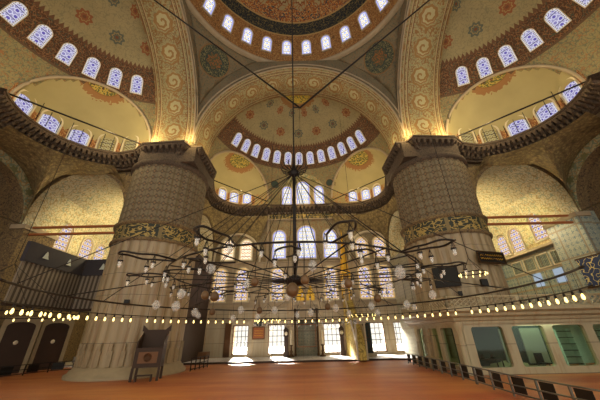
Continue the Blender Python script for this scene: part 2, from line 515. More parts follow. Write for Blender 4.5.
def cyl(axis, c, r, a, b_, n=96, zlow=None):
    # horizontal tunnel along x or y; with zlow it has straight sides down to zlow. vertical along z
    if axis == 'z': out = [(c[0]+r*cos(2*PI*k/n), c[1]+r*sin(2*PI*k/n)) for k in range(n)]; return MB().prism(out, a, b_)
    out = [(c[0]+r*cos(PI*k/(n//2)), c[1]+r*sin(PI*k/(n//2))) for k in range(n//2+1)]
    out += [(c[0]-r, zlow), (c[0]+r, zlow)]
    if zlow is None: raise ValueError
    vs = []; N = len(out)
    for t in (a, b_):
        for p in out: vs.append((t, p[0], p[1]) if axis == 'x' else (p[0], t, p[1]))
    fs = [tuple(range(N)), tuple(range(N, 2*N))[::-1]]+[(i, N+i, N+(i+1) % N, (i+1) % N) for i in range(N)]
    return MB().add(vs, fs)
def box(*a): return MB().box(*a)
def carve(name, base, cuts, mats, classify, smooth=True):
    o = tmp_obj(base); cs = [tmp_obj(c) for c in cuts]
    for c in cs:
        md = o.modifiers.new('b', 'BOOLEAN'); md.operation = 'DIFFERENCE'; md.solver = 'EXACT'; md.object = c
    dg = bpy.context.evaluated_depsgraph_get(); dg.update()
    me = bpy.data.meshes.new_from_object(o.evaluated_get(dg)); me.name = name
    for q in cs+[o]: bpy.data.objects.remove(q)
    me.materials.clear()
    for m_ in mats: me.materials.append(M[m_])
    while me.uv_layers: me.uv_layers.remove(me.uv_layers[0])
    ul = me.uv_layers.new(name='UVMap')
    for p in me.polygons:
        mi, fn, sm = classify(p.center, p.normal)
        p.material_index = mi; p.use_smooth = sm
        for li in p.loop_indices:
            co = me.vertices[me.loops[li].vertex_index].co
            ul.data[li].uv = fn(co) if fn else ((co.y, co.z), (co.x, co.z), (co.x, co.y))[max(range(3), key=lambda q: abs(p.normal[q]))]
    me.shade_smooth() if False else None
    r = bpy.data.objects.new(name, me); C.objects.link(r); return r
def suv(c, rot=0.0):
    def f(p):
        d = Vector(p)-Vector(c); h = math.hypot(d.x, d.y)
        a = math.atan2(d.x*cos(rot)-d.y*sin(rot), d.x*sin(rot)+d.y*cos(rot)); r = d.length
        return (a*r, math.atan2(d.z, h)*r)
    return f
def cuv(axis, c, off):
    def f(p):
        if axis == 'y': a = math.atan2(p[2]-c[1], p[0]-c[0]); r = math.hypot(p[2]-c[1], p[0]-c[0]); t = p[1]
        else: a = math.atan2(p[2]-c[1], p[1]-c[0]); r = math.hypot(p[2]-c[1], p[1]-c[0]); t = p[0]
        return (a*r, abs(t-off))
    return f
def near_sphere(p, c, r, tol=.12): return abs((Vector(p)-Vector(c)).length-r) < tol

# ------------------------------------------------------------------ vaults
Z0 = 18.4; ZC = 19.5; RS = 11.3
# main dome
prof = [(11.35*cos(R(a)), 31.5+11.35*sin(R(a))) for a in range(0, 89, 3)]+[(.02, 31.5+11.35)]
d = mb(); d.lathe(prof, n=112, a0=0, a1=2*PI)
outer = [(r*1.03+.2, z+.4) for r, z in prof]
d.lathe([(11.35, 31.5), (11.0, 31.45), (10.95, 31.25), (11.25, 31.1), (12.2, 31.1), (12.2, 31.8)], n=112, mi=1)
struct(d.obj('ceiling', ['painted_main_dome', 'stone']), 'great central dome with navy script ring high overhead', 'ceiling')

# pendentives under the dome ring
pc, pr = (0, 0, 21.3), 15.1
def cl(p, n):
    if near_sphere(p, pc, pr): return 0, suv(pc), True
    return 0, None, False
o = carve('ceiling_pendentives', box(-10.5, -10.5, 18.4, 10.5, 10.5, 31.12), [sph(pc, pr, 128, 64)], ['painted_pendentive'], cl)
struct(o)

# great arches
def arch_cl(axis, c, r, off, sgn):
    def f(p, n):
        q = math.hypot((p[0] if axis == 'y' else p[1])-c[0], p[2]-c[1])
        if abs(q-r) < .1 and p[2] > c[1]: return 0, cuv(axis, c, off), True
        if abs(abs(p[0] if axis == 'y' else p[1])-r) < .05:
            ax = 1 if axis == 'y' else 0
            return 0, (lambda v: (v[2]-c[1] + 0, abs(v[ax]-off))), False
        return 1, None, False
    return f
o = carve('ceiling_front_arch', box(-14.4, 10.5, 18.4, 14.4, 14.5, 31.1), [cyl('y', (0, ZC), 10.4, 10, 15, 128, 18)], ['scroll_painted_arch', 'painted_pendentive'], arch_cl('y', (0, ZC), 10.4, 10.5, 1)); struct(o)
for sx, nm in ((-1, 'left'), (1, 'right')):
    x0, x1 = sorted((sx*10.5, sx*14.5))
    o = carve('ceiling_%s_arch' % nm, box(x0, -14.4, 18.4, x1, 14.45, 31.08), [cyl('x', (0, ZC), 10.4, x0-1, x1+1, 128, 18)], ['scroll_painted_arch', 'painted_pendentive'], arch_cl('x', (0, ZC), 10.4, sx*10.5, 1)); struct(o)
# arch edge mouldings
for (pl, sx) in (('y', 0), ('x', -1), ('x', 1)):
    for rr, dd in ((10.46, 10.47), (10.85, 10.42)):
        pts = []
        for i in range(0, 65):
            a = PI*i/64; u_ = rr*cos(a); z_ = ZC+rr*sin(a)
            pts.append((u_, dd, z_) if pl == 'y' else (sx*dd, u_, z_))
        o = mb().tube(pts, .09, 6).obj('trim_arch_moulding', 'stone'); struct(o)

# half domes with exedrae
EF = [(-7.3, 19.3), (7.3, 19.3)]; RF = 4.9
def cl(p, n):
    if near_sphere(p, (0, 13, ZC), RS): return 0, suv((0, 13, ZC)), True
    for i, e in enumerate(EF):
        if near_sphere(p, (e[0], e[1], ZC), RF): return 1, suv((e[0], e[1], ZC), R(35 if i == 0 else -35)), True
        if p[2] < ZC and abs(math.hypot(p[0]-e[0], p[1]-e[1])-RF) < .1: return 1, suv((e[0], e[1], ZC), R(35 if i == 0 else -35)), True
    if p[1] > 24.4 and abs(n[1]) > .9: return 1, None, False
    if abs(p[0]-.4) < 3.6 and p[1] > 21: return 2, None, True
    return 3, None, False
o = carve('ceiling_front_half_dome', box(-14.4, 14.5, 18.35, 14.4, 26.6, 31.4),
          [sph((0, 13, ZC), RS), cyl('z', (0, 13), RS, 18, ZC+.001, 96), sph((EF[0][0], EF[0][1], ZC), RF, 64, 32), sph((EF[1][0], EF[1][1], ZC), RF, 64, 32),
           cyl('z', EF[0], RF, 18, ZC+.001, 64), cyl('z', EF[1], RF, 18, ZC+.001, 64), cyl('y', (.4, 20.3), 3.3, 15, 24.7, 64, 18)],
          ['painted_half_dome', 'cream_exedra_plaster', 'arch_green_scroll', 'painted_wall'], cl)
struct(o)
ES = [(-18.1, 6.7), (-22.6, -3.4)]; REs = 5.4
for sx, nm in ((-1, 'left'), (1, 'right')):
    c0 = (sx*13, 0, ZC); es = [(-sx*e[0], e[1], ZC) for e in ES]; rot = -sx*PI/2
    def cl(p, n):
        if near_sphere(p, c0, RS): return 0, suv(c0, rot), True
        for i, e in enumerate(es):
            if near_sphere(p, e, REs): return 1, suv(e, rot*.5), True
            if p[2] < ZC and abs(math.hypot(p[0]-e[0], p[1]-e[1])-REs) < .1: return 1, suv(e, rot*.5), True
        return 2, None, False
    x0, x1 = sorted((sx*14.5, sx*27.6))
    cuts = [sph(c0, RS), cyl('z', c0[:2], RS, 18, ZC+.001, 96)]
    for e in es: cuts += [sph(e, REs, 64, 32), cyl('z', e[:2], REs, 18, ZC+.001, 64)]
    o = carve('ceiling_%s_half_dome' % nm, box(x0, -9, 18.35, x1, 14.4, 31.4), cuts, ['painted_half_dome', 'cream_exedra_plaster', 'painted_wall'], cl)
    struct(o)

# arch rims of the exedrae (painted mouldings where the spheres meet)
def rim(c0, r0, c1, r1, off, keep):
    # circle where the two spheres meet
    A = Vector((c0[0], c0[1], ZC)); B = Vector((c1[0], c1[1], ZC)); d_ = (B-A).length
    x = (d_*d_+r0*r0-r1*r1)/(2*d_); rr = math.sqrt(r0*r0-x*x); n_ = (B-A).normalized(); t_ = Vector((-n_.y, n_.x, 0))
    cc = A+n_*x; pts = []
    for i in range(49):
        a = PI*i/48; p = cc+t_*rr*cos(a)+Vector((0, 0, 1))*rr*sin(a)
        if keep(p): pts.append(p-n_*off)
    return pts
for i, e in enumerate(EF):
    pts = rim((0, 13), RS, e, RF, .05, lambda p: p.y > 14.6)
    struct(mb().tube(pts, .14, 8).obj('trim_exedra_rim', 'stone'))
for sx in (-1, 1):
    for e in ES:
        pts = rim((sx*13, 0), RS, (-sx*e[0], e[1]), REs, .05, lambda p: sx*p.x > 14.6 and p.y > -8.8)
        if len(pts) > 3: struct(mb().tube(pts, .14, 8).obj('trim_exedra_rim', 'stone'))

# ------------------------------------------------------------------ windows
WN = [0]
def arch_out(w, h, n=14, pointed=.0):
    r = w/2; pts = [(-r, 0), (r, 0)]
    for i in range(n+1):
        a = PI*i/n; pts.append((r*cos(a), h-r*(1+pointed)+r*(1+pointed)*sin(a)))
    return pts
_wc = {}
def window(c, nrm, w, h, glass, label, upv=(0, 0, 1), group=None, frame='cream_stone', surround=None, fw=.13, depth=.14):
    """c = sill centre; nrm points into the room"""
    WN[0] += 1
    key = (w, h, glass, frame, surround, fw, depth)
    e = bpy.data.objects.new('window_%d' % WN[0], None); C.objects.link(e); e.empty_display_size = .2
    N = Vector(nrm).normalized(); U = Vector(upv); X = U.cross(N).normalized(); U = N.cross(X)
    e.matrix_world = Matrix(((X.x, U.x, N.x, c[0]), (X.y, U.y, N.y, c[1]), (X.z, U.z, N.z, c[2]), (0, 0, 0, 1)))
    if key not in _wc:
        bw = min(.17, w*.14)
        o1 = arch_out(w, h); o2 = [(p[0]*(w-2*bw)/w, bw+(p[1])*(h-2*bw)/h) for p in o1]
        pane = mb(); n = len(o1)
        pane.face([(p[0], p[1], .02) for p in o2], [(p[0]*1.0, p[1]) for p in o2], 0)
        for i in range(n):
            j = (i+1) % n; q = [o1[i], o1[j], o2[j], o2[i]]
            pane.face([(p[0], p[1], .02) for p in q], q, 1)
        of = [(p[0]*(w+2*fw)/w, -fw+p[1]*(h+2*fw)/h) for p in o1]
        fr = mb(); fr.ringprism(of, o1, -.1, depth)
        me = [pane.mesh('pane', [glass, glass+'_border']), fr.mesh('window_frame', [frame])]
        if surround:
            os_ = [(p[0]*(w+2*fw+.9)/w, -fw+p[1]*(h+2*fw+.5)/h) for p in o1]
            # scalloped painted edge
            sc = []
            su = mb(); su.ringprism(os_, of, -.08, .05); me.append(su.mesh('painted_surround', [surround]))
        _wc[key] = me
    for k, me in zip(('pane', 'window_frame', 'painted_surround'), _wc[key]):
        o = bpy.data.objects.new(k, me); C.objects.link(o); o.parent = e
    struct(e, label, 'window')
    if group: e['group'] = group
    return e
ORD = ['first', 'second', 'third', 'fourth', 'fifth', 'sixth', 'seventh', 'eighth', 'ninth', 'tenth', 'eleventh', 'twelfth', 'thirteenth', 'fourteenth', 'fifteenth', 'sixteenth']
m_wallpaint('orange_flame_paint', '#93613c', '#b09060', '#6f4630', 3.)
m_wallpaint('brown_window_paint', '#6d4229', '#a06a40', '#4d3424', 3.)
# drum of the central dome
for k in range(28):
    a = 2*PI*(k+.5)/28+PI/2
    if sin(a) < -.25: continue
    r_, z_ = 11.35*cos(R(7.5)), 33.0
    c = (r_*cos(a)*.985, r_*sin(a)*.985, z_); nn = (-cos(a), -sin(a), -.32)
    idx = 0
    window(c, nn, 1.05, 1.85, 'pale_blue_stained_glass', 'round headed stained window in the orange belt at the rim of the great dome', group='windows around the rim of the great dome', fw=.1, depth=.1)
# half-dome rows
def row(c0, dir0, angs, label, side):
    for i, a in enumerate(angs):
        aa = dir0+R(a); el = R(28.2)
        p = Vector((c0[0]+RS*cos(el)*cos(aa)*.992, c0[1]+RS*cos(el)*sin(aa)*.992, ZC+RS*sin(el)))
        n_ = (-cos(aa), -sin(aa), -.62)
        window(p, n_, .98, 1.8, 'violet_stained_glass', label % ORD[i], group='violet windows round the %s half dome' % side, fw=.05, depth=.1)
row((0, 13), PI/2, [60-10*i for i in range(13)], '%s violet arched window from the left in the row around the front half dome', 'front')
row((-13, 0), PI, [-68.5+11.6*i for i in range(9)], '%s violet arched window from the front pier around the left half dome', 'left')
row((13, 0), 0, [66-11.6*i for i in range(9)], '%s violet arched window from the front pier around the right half dome', 'right')
# exedra windows
for i, e in enumerate(EF):
    sd = ('left', 'right')[i]; base = R(130) if i == 0 else R(50)
    for k, da in enumerate((7, -14, -36)):
        a = base+(R(da) if i == 0 else -R(da)); rr = RF-.08
        window((e[0]+rr*cos(a), e[1]+rr*sin(a), 19.2), (-cos(a), -sin(a), -.04), 1.1, 1.75, 'pale_blue_stained_glass',
               '%s small arched window from the pier in the %s niche of the front half dome' % (ORD[k], sd), frame='cream_stone', surround='orange_flame_paint')
for sx in (-1, 1):
    sd = 'left' if sx < 0 else 'right'
    e = (sx*18.1, 6.7)
    for k, da in enumerate((84, 109, 135, 161, 187)):
        a = R(da) if sx < 0 else PI-R(da)
        rr = REs-.1
        window((e[0]+rr*cos(a), e[1]+rr*sin(a), 19.2), (-cos(a), -sin(a), -.06), 1.55, 2.3, 'violet_stained_glass' if k > 1 else 'gold_lattice_glass',
               '%s stained window from the pier inside the big %s niche' % (ORD[k], sd), surround='orange_flame_paint')
# three tall windows in the middle of the gallery level
for k, (x, w, h) in enumerate(((-1.9, 1.35, 3.2), (.45, 1.9, 4.0), (2.8, 1.35, 3.2))):
    window((x, 24.6, 18.9), (0, -1, 0), w, h, 'pale_blue_stained_glass', '%s tall pale window in the arch above the front cornice' % ('left', 'middle', 'right')[k])

# ------------------------------------------------------------------ cornice
path = []
def arc(c, r, a0, a1, n):
    for i in range(n+1):
        a = R(a0+(a1-a0)*i/n); path.append((c[0]+r*cos(a), c[1]+r*sin(a)))
arc((-17.1, 6.0), 4.9, 215, 97, 26)
path += [(-15.9, 10.5), (-14.6, 9.5), (-10.6, 9.3), (-10.3, 10.2), (-9.3, 10.2), (-9.2, 14.8), (-10.0, 16.4)]
arc((-6.7, 19.7), 4.0, 195, 62, 24)
path += [(-3.6, 23.6)]
left = path; pathL = left+[(x*-1, y) for x, y in reversed(left)]
def resample(p, step):
    out = []
    for i in range(len(p)-1):
        a, b = Vector(p[i]), Vector(p[i+1]); n = max(1, round((b-a).length/step))
        for k in range(n): out.append(a.lerp(b, k/n))
    out.append(Vector(p[-1])); return out
def sweep(p, profile, mi=0, b=None):
    b = b or mb(); N = len(p); nr = []
    for i in range(N):
        t1 = (p[i]-p[i-1]).normalized() if i else None; t2 = (p[i+1]-p[i]).normalized() if i < N-1 else None
        t1 = t1 or t2; t2 = t2 or t1
        n1 = Vector((t1.y, -t1.x)); n2 = Vector((t2.y, -t2.x)); m_ = (n1+n2)
        if m_.length < .1: m_ = n1
        m_.normalize(); k = 1/max(.5, m_.dot(n1)); nr.append(m_*k)
    vs = []; K = len(profile); L = [0]
    for i in range(1, N): L.append(L[-1]+(p[i]-p[i-1]).length)
    for i in range(N):
        for (o_, z) in profile: vs.append((p[i].x+nr[i].x*o_, p[i].y+nr[i].y*o_, z))
    fs = []; uv = []
    for i in range(N-1):
        for k in range(K-1):
            fs.append((i*K+k, (i+1)*K+k, (i+1)*K+k+1, i*K+k+1))
            uv.append([(L[i], k*.3), (L[i+1], k*.3), (L[i+1], k*.3+.3), (L[i], k*.3+.3)])
    b.add(vs, fs, mi, False, uv); return b, nr, L
P = [Vector(q) for q in pathL]
# offsets positive = towards the hall
prf = [(-1.5, 16.9), (-1.15, 16.9), (-1.15, 17.2), (-.95, 17.25), (-.92, 17.6), (-.55, 17.7), (-.5, 18.15), (-.08, 18.25), (-.06, 18.45), (.02, 18.5), (.02, 18.72), (-1.6, 18.72)]
prf = [(o_, 18.72-(18.72-z)*.75) for o_, z in prf]
co, nr, L = sweep(P, prf)
def corbels(p, step, o0, o1, z0, z1, w, b):
    q = resample(p, step)
    for i in range(1, len(q)-1):
        t = (q[i+1]-q[i-1]).normalized(); n_ = Vector((t.y, -t.x))
        def pt(s_, o_, z): v = q[i]+t*s_+n_*o_; return (v.x, v.y, z)
        vs = [pt(-w/2, o0, z0), pt(w/2, o0, z0), pt(w/2, o1, z1), pt(-w/2, o1, z1), pt(-w/2, o0, z1), pt(w/2, o0, z1),
              pt(-w*.25, o0+(o1-o0)*.75, z0+(z1-z0)*.35), pt(w*.25, o0+(o1-o0)*.75, z0+(z1-z0)*.35)]
        b.add(vs, [(0, 6, 7, 1), (6, 3, 2, 7), (0, 4, 3, 6), (1, 7, 2, 5), (4, 5, 2, 3), (0, 1, 5, 4)], 1)
corbels(P, .55, -.56, -.08, 17.9, 18.37, .3, co)
corbels(P, .42, -.98, -.55, 17.5, 17.94, .22, co)
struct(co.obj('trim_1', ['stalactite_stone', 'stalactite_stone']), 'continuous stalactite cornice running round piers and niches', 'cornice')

# ------------------------------------------------------------------ piers
def pier(sx):
    nm = 'left' if sx < 0 else 'right'
    t = thing('pier', 'massive fluted marble pier at the %s with painted shaft and gilt script band' % nm, 'pier', (sx*13, 13, 0))
    RP = 3.3; NF = 28
    fl = lambda a: 1+.035*abs(cos(a*NF/2))
    b = mb(); b.lathe([(RP+.0, .5), (RP, 5), (RP, 9.35)], n=NF*8, flute=fl); b.obj('lower_shaft', 'veined_marble', t)
    b = mb(); b.lathe([(RP+.62, 0), (RP+.62, .2), (RP+.42, .26), (RP+.4, .42), (RP+.25, .5), (RP+.2, .62), (RP+.02, .7)], n=64)
    for k in range(28):   # carved pointed niches round the foot
        a = 2*PI*(k+.5)/28; m_ = Matrix.Rotation(a, 4, 'Z') @ Matrix.Translation((RP+.06, 0, .7))
        b.box(-.1, -.13, 0, .12, .13, .9, 0, m_); b.prism([(.14, -.05), (.14, .05), (.02, .05), (.02, -.05)], .9, 1.35, 0, m_)
    b.obj('base', 'plinth_stone', t)
    b = mb(); b.lathe([(RP+.16, 9.2), (RP+.28, 9.3), (RP+.28, 9.42), (RP+.14, 9.5)], n=96); b.lathe([(RP+.14, 10.6), (RP+.32, 10.7), (RP+.34, 10.85), (RP+.1, 11.0)], n=96)
    b.obj('moulding', 'brown_arabesque', t)
    b = mb(); b.lathe([(RP+.15, 9.5), (RP+.15, 10.6)], n=96); b.obj('script_band', 'gilded_script_band', t)
    b = mb(); b.lathe([(RP, 10.95), (RP, 16.4)], n=NF*8, flute=fl); b.obj('upper_shaft', 'painted_pier_ornament', t)
    b = mb(); b.lathe([(RP+.05, 16.3), (RP+.3, 16.45), (RP+.3, 16.8), (RP+.1, 16.9)], n=96)
    # square impost under the arches
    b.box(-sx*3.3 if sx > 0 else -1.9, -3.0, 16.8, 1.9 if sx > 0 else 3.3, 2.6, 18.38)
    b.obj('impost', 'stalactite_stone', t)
    return t
pier(-1); pier(1)

# ------------------------------------------------------------------ walls
WZ = 18.4
def wcl(p, n): return 0, None, False
gw = [(-8.3, -6.4), (-4.1, -2.1), (2.4, 4.5), (7.6, 9.6), (10.7, 12.4)]
cuts = [box(a, 24, .35, b, 26.5, 3.45) for a, b in gw]
nx, nr_ = .4, 1.35
cuts.append(cyl('z', (nx, 24.75), nr_, .02, 4.1, 48)); cuts.append(sph((nx, 24.75, 4.1), nr_, 48, 24))
def wcl(p, n):
    if p[2] < 5.35: 
        if abs(p[0]-nx) < 1.4: return 2, None, True
        return 1, None, False
    if abs(p[0]) > 13.5: return 3, None, False
    if p[2] < 10.7: return 1, None, False
    return 0, None, False
W = mb(); W.box(-27, 24.7, 0, 27, 26.2, 5.3)
o = carve('wall_front', W, cuts, ['painted_wall', 'pale_marble', 'grey_tile', 'vault_gold'], wcl); struct(o)
W = mb(); W.box(-14, 24.7, 5.3, 14, 26.2, 10.8)
struct(W.obj('wall_front_middle', ['tan_marble']))
W = mb(); W.box(14, 24.7, 5.3, 27, 26.2, 10.8); W.box(-27, 24.7, 5.3, -14, 26.2, 10.8)
struct(W.obj('wall_front_outer', ['blue_tile']))
W = mb(); W.box(-14, 24.7, 10.8, 14, 26.2, 18.3)
struct(W.obj('wall_front_upper', ['painted_wall']))
W = mb(); W.box(-27, 24.7, 10.8, -14, 26.2, 18.3); W.box(14, 24.7, 10.8, 27, 26.2, 18.3)
struct(W.obj('wall_front_bays', ['vault_gold']))
# string courses and tympanum frame on the front wall
b = mb()
for z_, d_ in ((5.3, .16), (5.75, .1), (10.75, .25), (3.85, .08)): b.box(-11.6, 24.7-d_, z_, 11.9, 24.75, z_+.14)
for x in (-4.5, 5.2): b.box(x-.14, 24.45, 10.9, x+.14, 24.75, 18.2)
b.box(-4.4, 24.5, 16.9, 5.1, 24.75, 17.7, 1); b.box(-4.4, 24.42, 16.75, 5.1, 24.75, 16.88); b.box(-4.4, 24.42, 17.72, 5.1, 24.75, 17.85)
struct(b.obj('trim_2', ['stone', 'gilded_script_band']), 'stone string courses and script band across the front wall', 'trim')
# pilaster strips on the marble zone
b = mb()
for x in (-11.4, -8.9, -5.9, -4.5, -1.75, 2.15, 4.9, 7.2, 10.1, 12.6):
    if abs(x-2.15) < .1: x = 2.05
    b.box(x-.1, 24.58, 0, x+.1, 24.75, 5.3)
struct(b.obj('trim_3', ['tan_marble']), 'pale marble strips between the ground windows', 'trim')
# stained windows on the front wall
for k, x in enumerate((-10.4, -7.6, -3.1, 3.65, 8.0, 10.6)):
    window((x, 24.69, 6.1), (0, -1, 0), 1.7, 4.1, 'amber_blue_stained_glass', '%s stained window from the left in the tall row above the ground windows' % ORD[k])
for k, (x, w, h) in enumerate(((-2.95, 1.75, 3.9), (.75, 2.4, 4.5), (3.95, 1.8, 3.9))):
    window((x, 24.69, 11.3), (0, -1, 0), w, h, 'pale_blue_stained_glass', '%s tall blue window of the three under the script band' % ('left', 'middle', 'right')[k])
for k, x in enumerate((-9.75, -7.35, 8.1, 10.5)):
    window((x, 24.69, 11.2), (0, -1, 0), 1.6, 2.8, 'warm_stained_glass' if k < 2 else 'amber_blue_stained_glass',
           '%s bright window of the pair in the blind arch %s' % (('left', 'right')[k % 2], ('beside the left pier', 'beside the right pier')[k//2]))
# blind arch rims over the pairs
for x in (-8.5, 9.3):
    pts = [(x+3.0*cos(PI*i/32), 24.6, 11.5+3.3*sin(PI*i/32)) for i in range(33)]
    struct(mb().tube([(x+3.0, 24.6, 10.9)]+pts+[(x-3.0, 24.6, 10.9)], .16, 8).obj('trim_blind_arch', 'cream_stone'))
# ground windows: leaf frames, panes, mullions
for k, (a, b_) in enumerate(gw):
    WN[0] += 1
    e = bpy.data.objects.new('window_%d' % WN[0], None); C.objects.link(e); e.location = (a, 24.85, .35)
    struct(e, '%s clear ground window from the left in the front wall' % ORD[k], 'window')
    w = b_-a; h = 3.1; f = mb()
    f.box(0, 0, 0, .1, .2, h); f.box(w-.1, 0, 0, w, .2, h); f.box(.1, 0, 0, w-.1, .2, .1); f.box(.1, 0, h-.1, w-.1, .2, h)
    f.obj('window_frame', 'wood', e)
    g_ = mb()
    for i in range(1, 4): g_.box(w*i/4-.03, .5, .0, w*i/4+.03, .56, h)
    for i in range(1, 5): g_.box(0, .5, h*i/5-.03, w, .56, h*i/5+.03)
    g_.obj('window_grille', 'iron', e)
    mb().box(.1, .1, .1, w-.1, .12, h-.1).obj('pane', 'window_glass', e)

# side walls x = +-26
for sx, nm in ((-1, 'left'), (1, 'right')):
    x0, x1 = sorted((sx*26, sx*27.6))
    def wcl(p, n):
        if p[2] > 10.4 and p[1] > 14.4: return 1, None, False
        if p[2] > 11.7: return 2, (cuv('x', (8.0, 12.0), sx*26) if math.hypot(p[1]-8, p[2]-12) < 4.7 else None), False
        return 0, None, False
    o = carve('wall_%s' % nm, box(x0, -6, 0, x1, 14.4, 18.34), [cyl('x', (8.0, 12.0), 4.45, sx*26-.6 if sx > 0 else sx*26-1.1, sx*26+1.1 if sx > 0 else sx*26+.6, 64, 6.)],
              ['blue_tile' if sx > 0 else 'brown_arabesque', 'vault_gold', 'brown_arabesque'], wcl); struct(o)
    struct(mb().box(x0, 14.4, 0, x1, 24.72, 10.4).obj('wall_%s_bay' % nm, 'blue_tile' if sx > 0 else 'brown_arabesque'))
    struct(mb().box(x0, 14.4, 10.4, x1, 24.72, 18.34).obj('wall_%s_bay_upper' % nm, 'vault_gold'))
    # ornamental band on the rim of the side arch
    pts_o = [(8+5.2*cos(PI*i/40), 12+5.2*sin(PI*i/40)) for i in range(41)]; pts_i = [(8+4.4*cos(PI*i/40), 12+4.4*sin(PI*i/40)) for i in range(41)]
    b = mb(); m_ = Matrix(((0, 0, 1, sx*25.95 - (.12 if sx > 0 else 0)), (1, 0, 0, 0), (0, 1, 0, 0), (0, 0, 0, 1)))
    b.ringprism(pts_o+[], pts_i, 0, .12, 0, m_); struct(b.obj('trim_side_arch', 'arch_green_scroll'))
    # corner buttress carrying the springing
    x0, x1 = sorted((sx*25.0, sx*26.1))
    b = mb(); b.box(x0, 12.2, 0, x1, 15.6, 11.4); b.box(x0-.15, 12.05, 11.4, x1+.15, 15.75, 11.8, 1)
    struct(b.obj('wall_%s_buttress' % nm, ['blue_tile' if sx > 0 else 'brown_arabesque', 'stone']))
    # corner bay: groin vault
    xa, xb = sorted((sx*11.6, sx*26.05)); xc = sx*21.2
    def wcl(p, n):
        if p[1] < 12.45 and abs(n[1]) > .9: return 1, None, False
        if abs(sx*p[0]-11.6) < .06: return 1, None, False
        q = math.hypot(p[0]-xc, p[2]-13.0)
        if abs(q-4.45) < .1 and p[1] < 14.8: return 2, cuv('y', (xc, 13.0), 12.4), True
        return 0, None, True
    o = carve('ceiling_%s_bay' % nm, box(xa, 12.4, 10.9, xb, 24.75, 18.3),
              [cyl('y', (xc, 13.0), 4.45, 12, 24.7, 64, 10), cyl('x', (20.2, 11.6), 3.9, sx*11 if sx > 0 else -25.98, 25.98 if sx > 0 else sx*11, 64, 10)],
              ['vault_paint', 'brown_arabesque', 'arch_green_scroll'], wcl); struct(o)
    # inner wall between front pier and front wall, under the narrow arch
    x0, x1 = sorted((sx*11.55, sx*13.6))
    b = mb(); b.box(x0, 17.2, 0, x1, 24.72, 10.7)
    struct(b.obj('wall_%s_inner' % nm, ['grey_tile' if sx > 0 else 'dark_wood']))  # left wall stands in shade, so its colour is painted dark
    # tie beams across the big opening
    b = mb()
    for z_ in (11.62, 10.95): b.box(sx*16.2 if sx > 0 else -25.3, 12.7, z_, 25.3 if sx > 0 else sx*16.2, 12.95, z_+.17)
    o = b.obj('tie_beam', 'tie_paint'); tag(o, 'pair of brown tie rods across the big %s side arch' % nm, 'tie rods')
    # stained windows of the bay on the side wall
    for k, (y, z_, h) in enumerate(((17.4, 10.9, 3.1), (20.9, 10.5, 2.9), (23.3, 10.7, 2.6))):
        window((sx*25.95, y, z_), (-sx, 0, 0), 1.75, h, 'amber_blue_stained_glass', '%s stained window from the front pier seen through the big %s side arch' % (('nearest', 'second', 'third')[k], nm))
    for k, x in enumerate((18.6, 22.2)):
        window((sx*x, 24.69, 12.2), (0, -1, 0), 1.6, 2.9, 'violet_stained_glass', '%s violet window on the end wall of the %s corner bay' % (('inner', 'outer')[k], nm))
    # ledge in the bay
    x0, x1 = sorted((sx*25.3, sx*26.0)); b = mb(); b.box(x0, 15.6, 10.0, x1, 24.7, 10.25); b.box(min(sx*13.6, sx*26), 24.2, 10.0, max(sx*13.6, sx*26), 24.7, 10.25)
    struct(b.obj('trim_%d' % (5 if sx < 0 else 6), 'stone'), 'stone ledge under the windows of the %s corner bay' % nm, 'trim')

# curved spandrels below the cornice
def spandrel(name, top, bot, bulge, cen, mat, nz=14):
    n = len(top); b = mb(); rows = []
    for j in range(nz+1):
        t = j/nz; r_ = []
        for i in range(n):
            T = Vector(top[i]); B = Vector(bot[i])
            p = B.lerp(T, t); d_ = Vector((p.x-cen[0], p.y-cen[1], 0))
            if d_.length > 0: p += d_.normalized()*bulge*sin(PI*t)
            r_.append(p)
        rows.append(r_)
    vs = [p for r_ in rows for p in r_]; fs = []; uv = []
    for j in range(nz):
        for i in range(n-1):
            ids = (j*n+i, j*n+i+1, (j+1)*n+i+1, (j+1)*n+i); fs.append(ids)
            uv.append([((vs[k].x+vs[k].y*.6), vs[k].z) if abs(vs[ids[0]].x-vs[ids[1]].x) > abs(vs[ids[0]].y-vs[ids[1]].y) else (vs[k].y+vs[k].x*.6, vs[k].z) for k in ids])
    b.add(vs, fs, 0, True, uv); return struct(b.obj(name, mat))
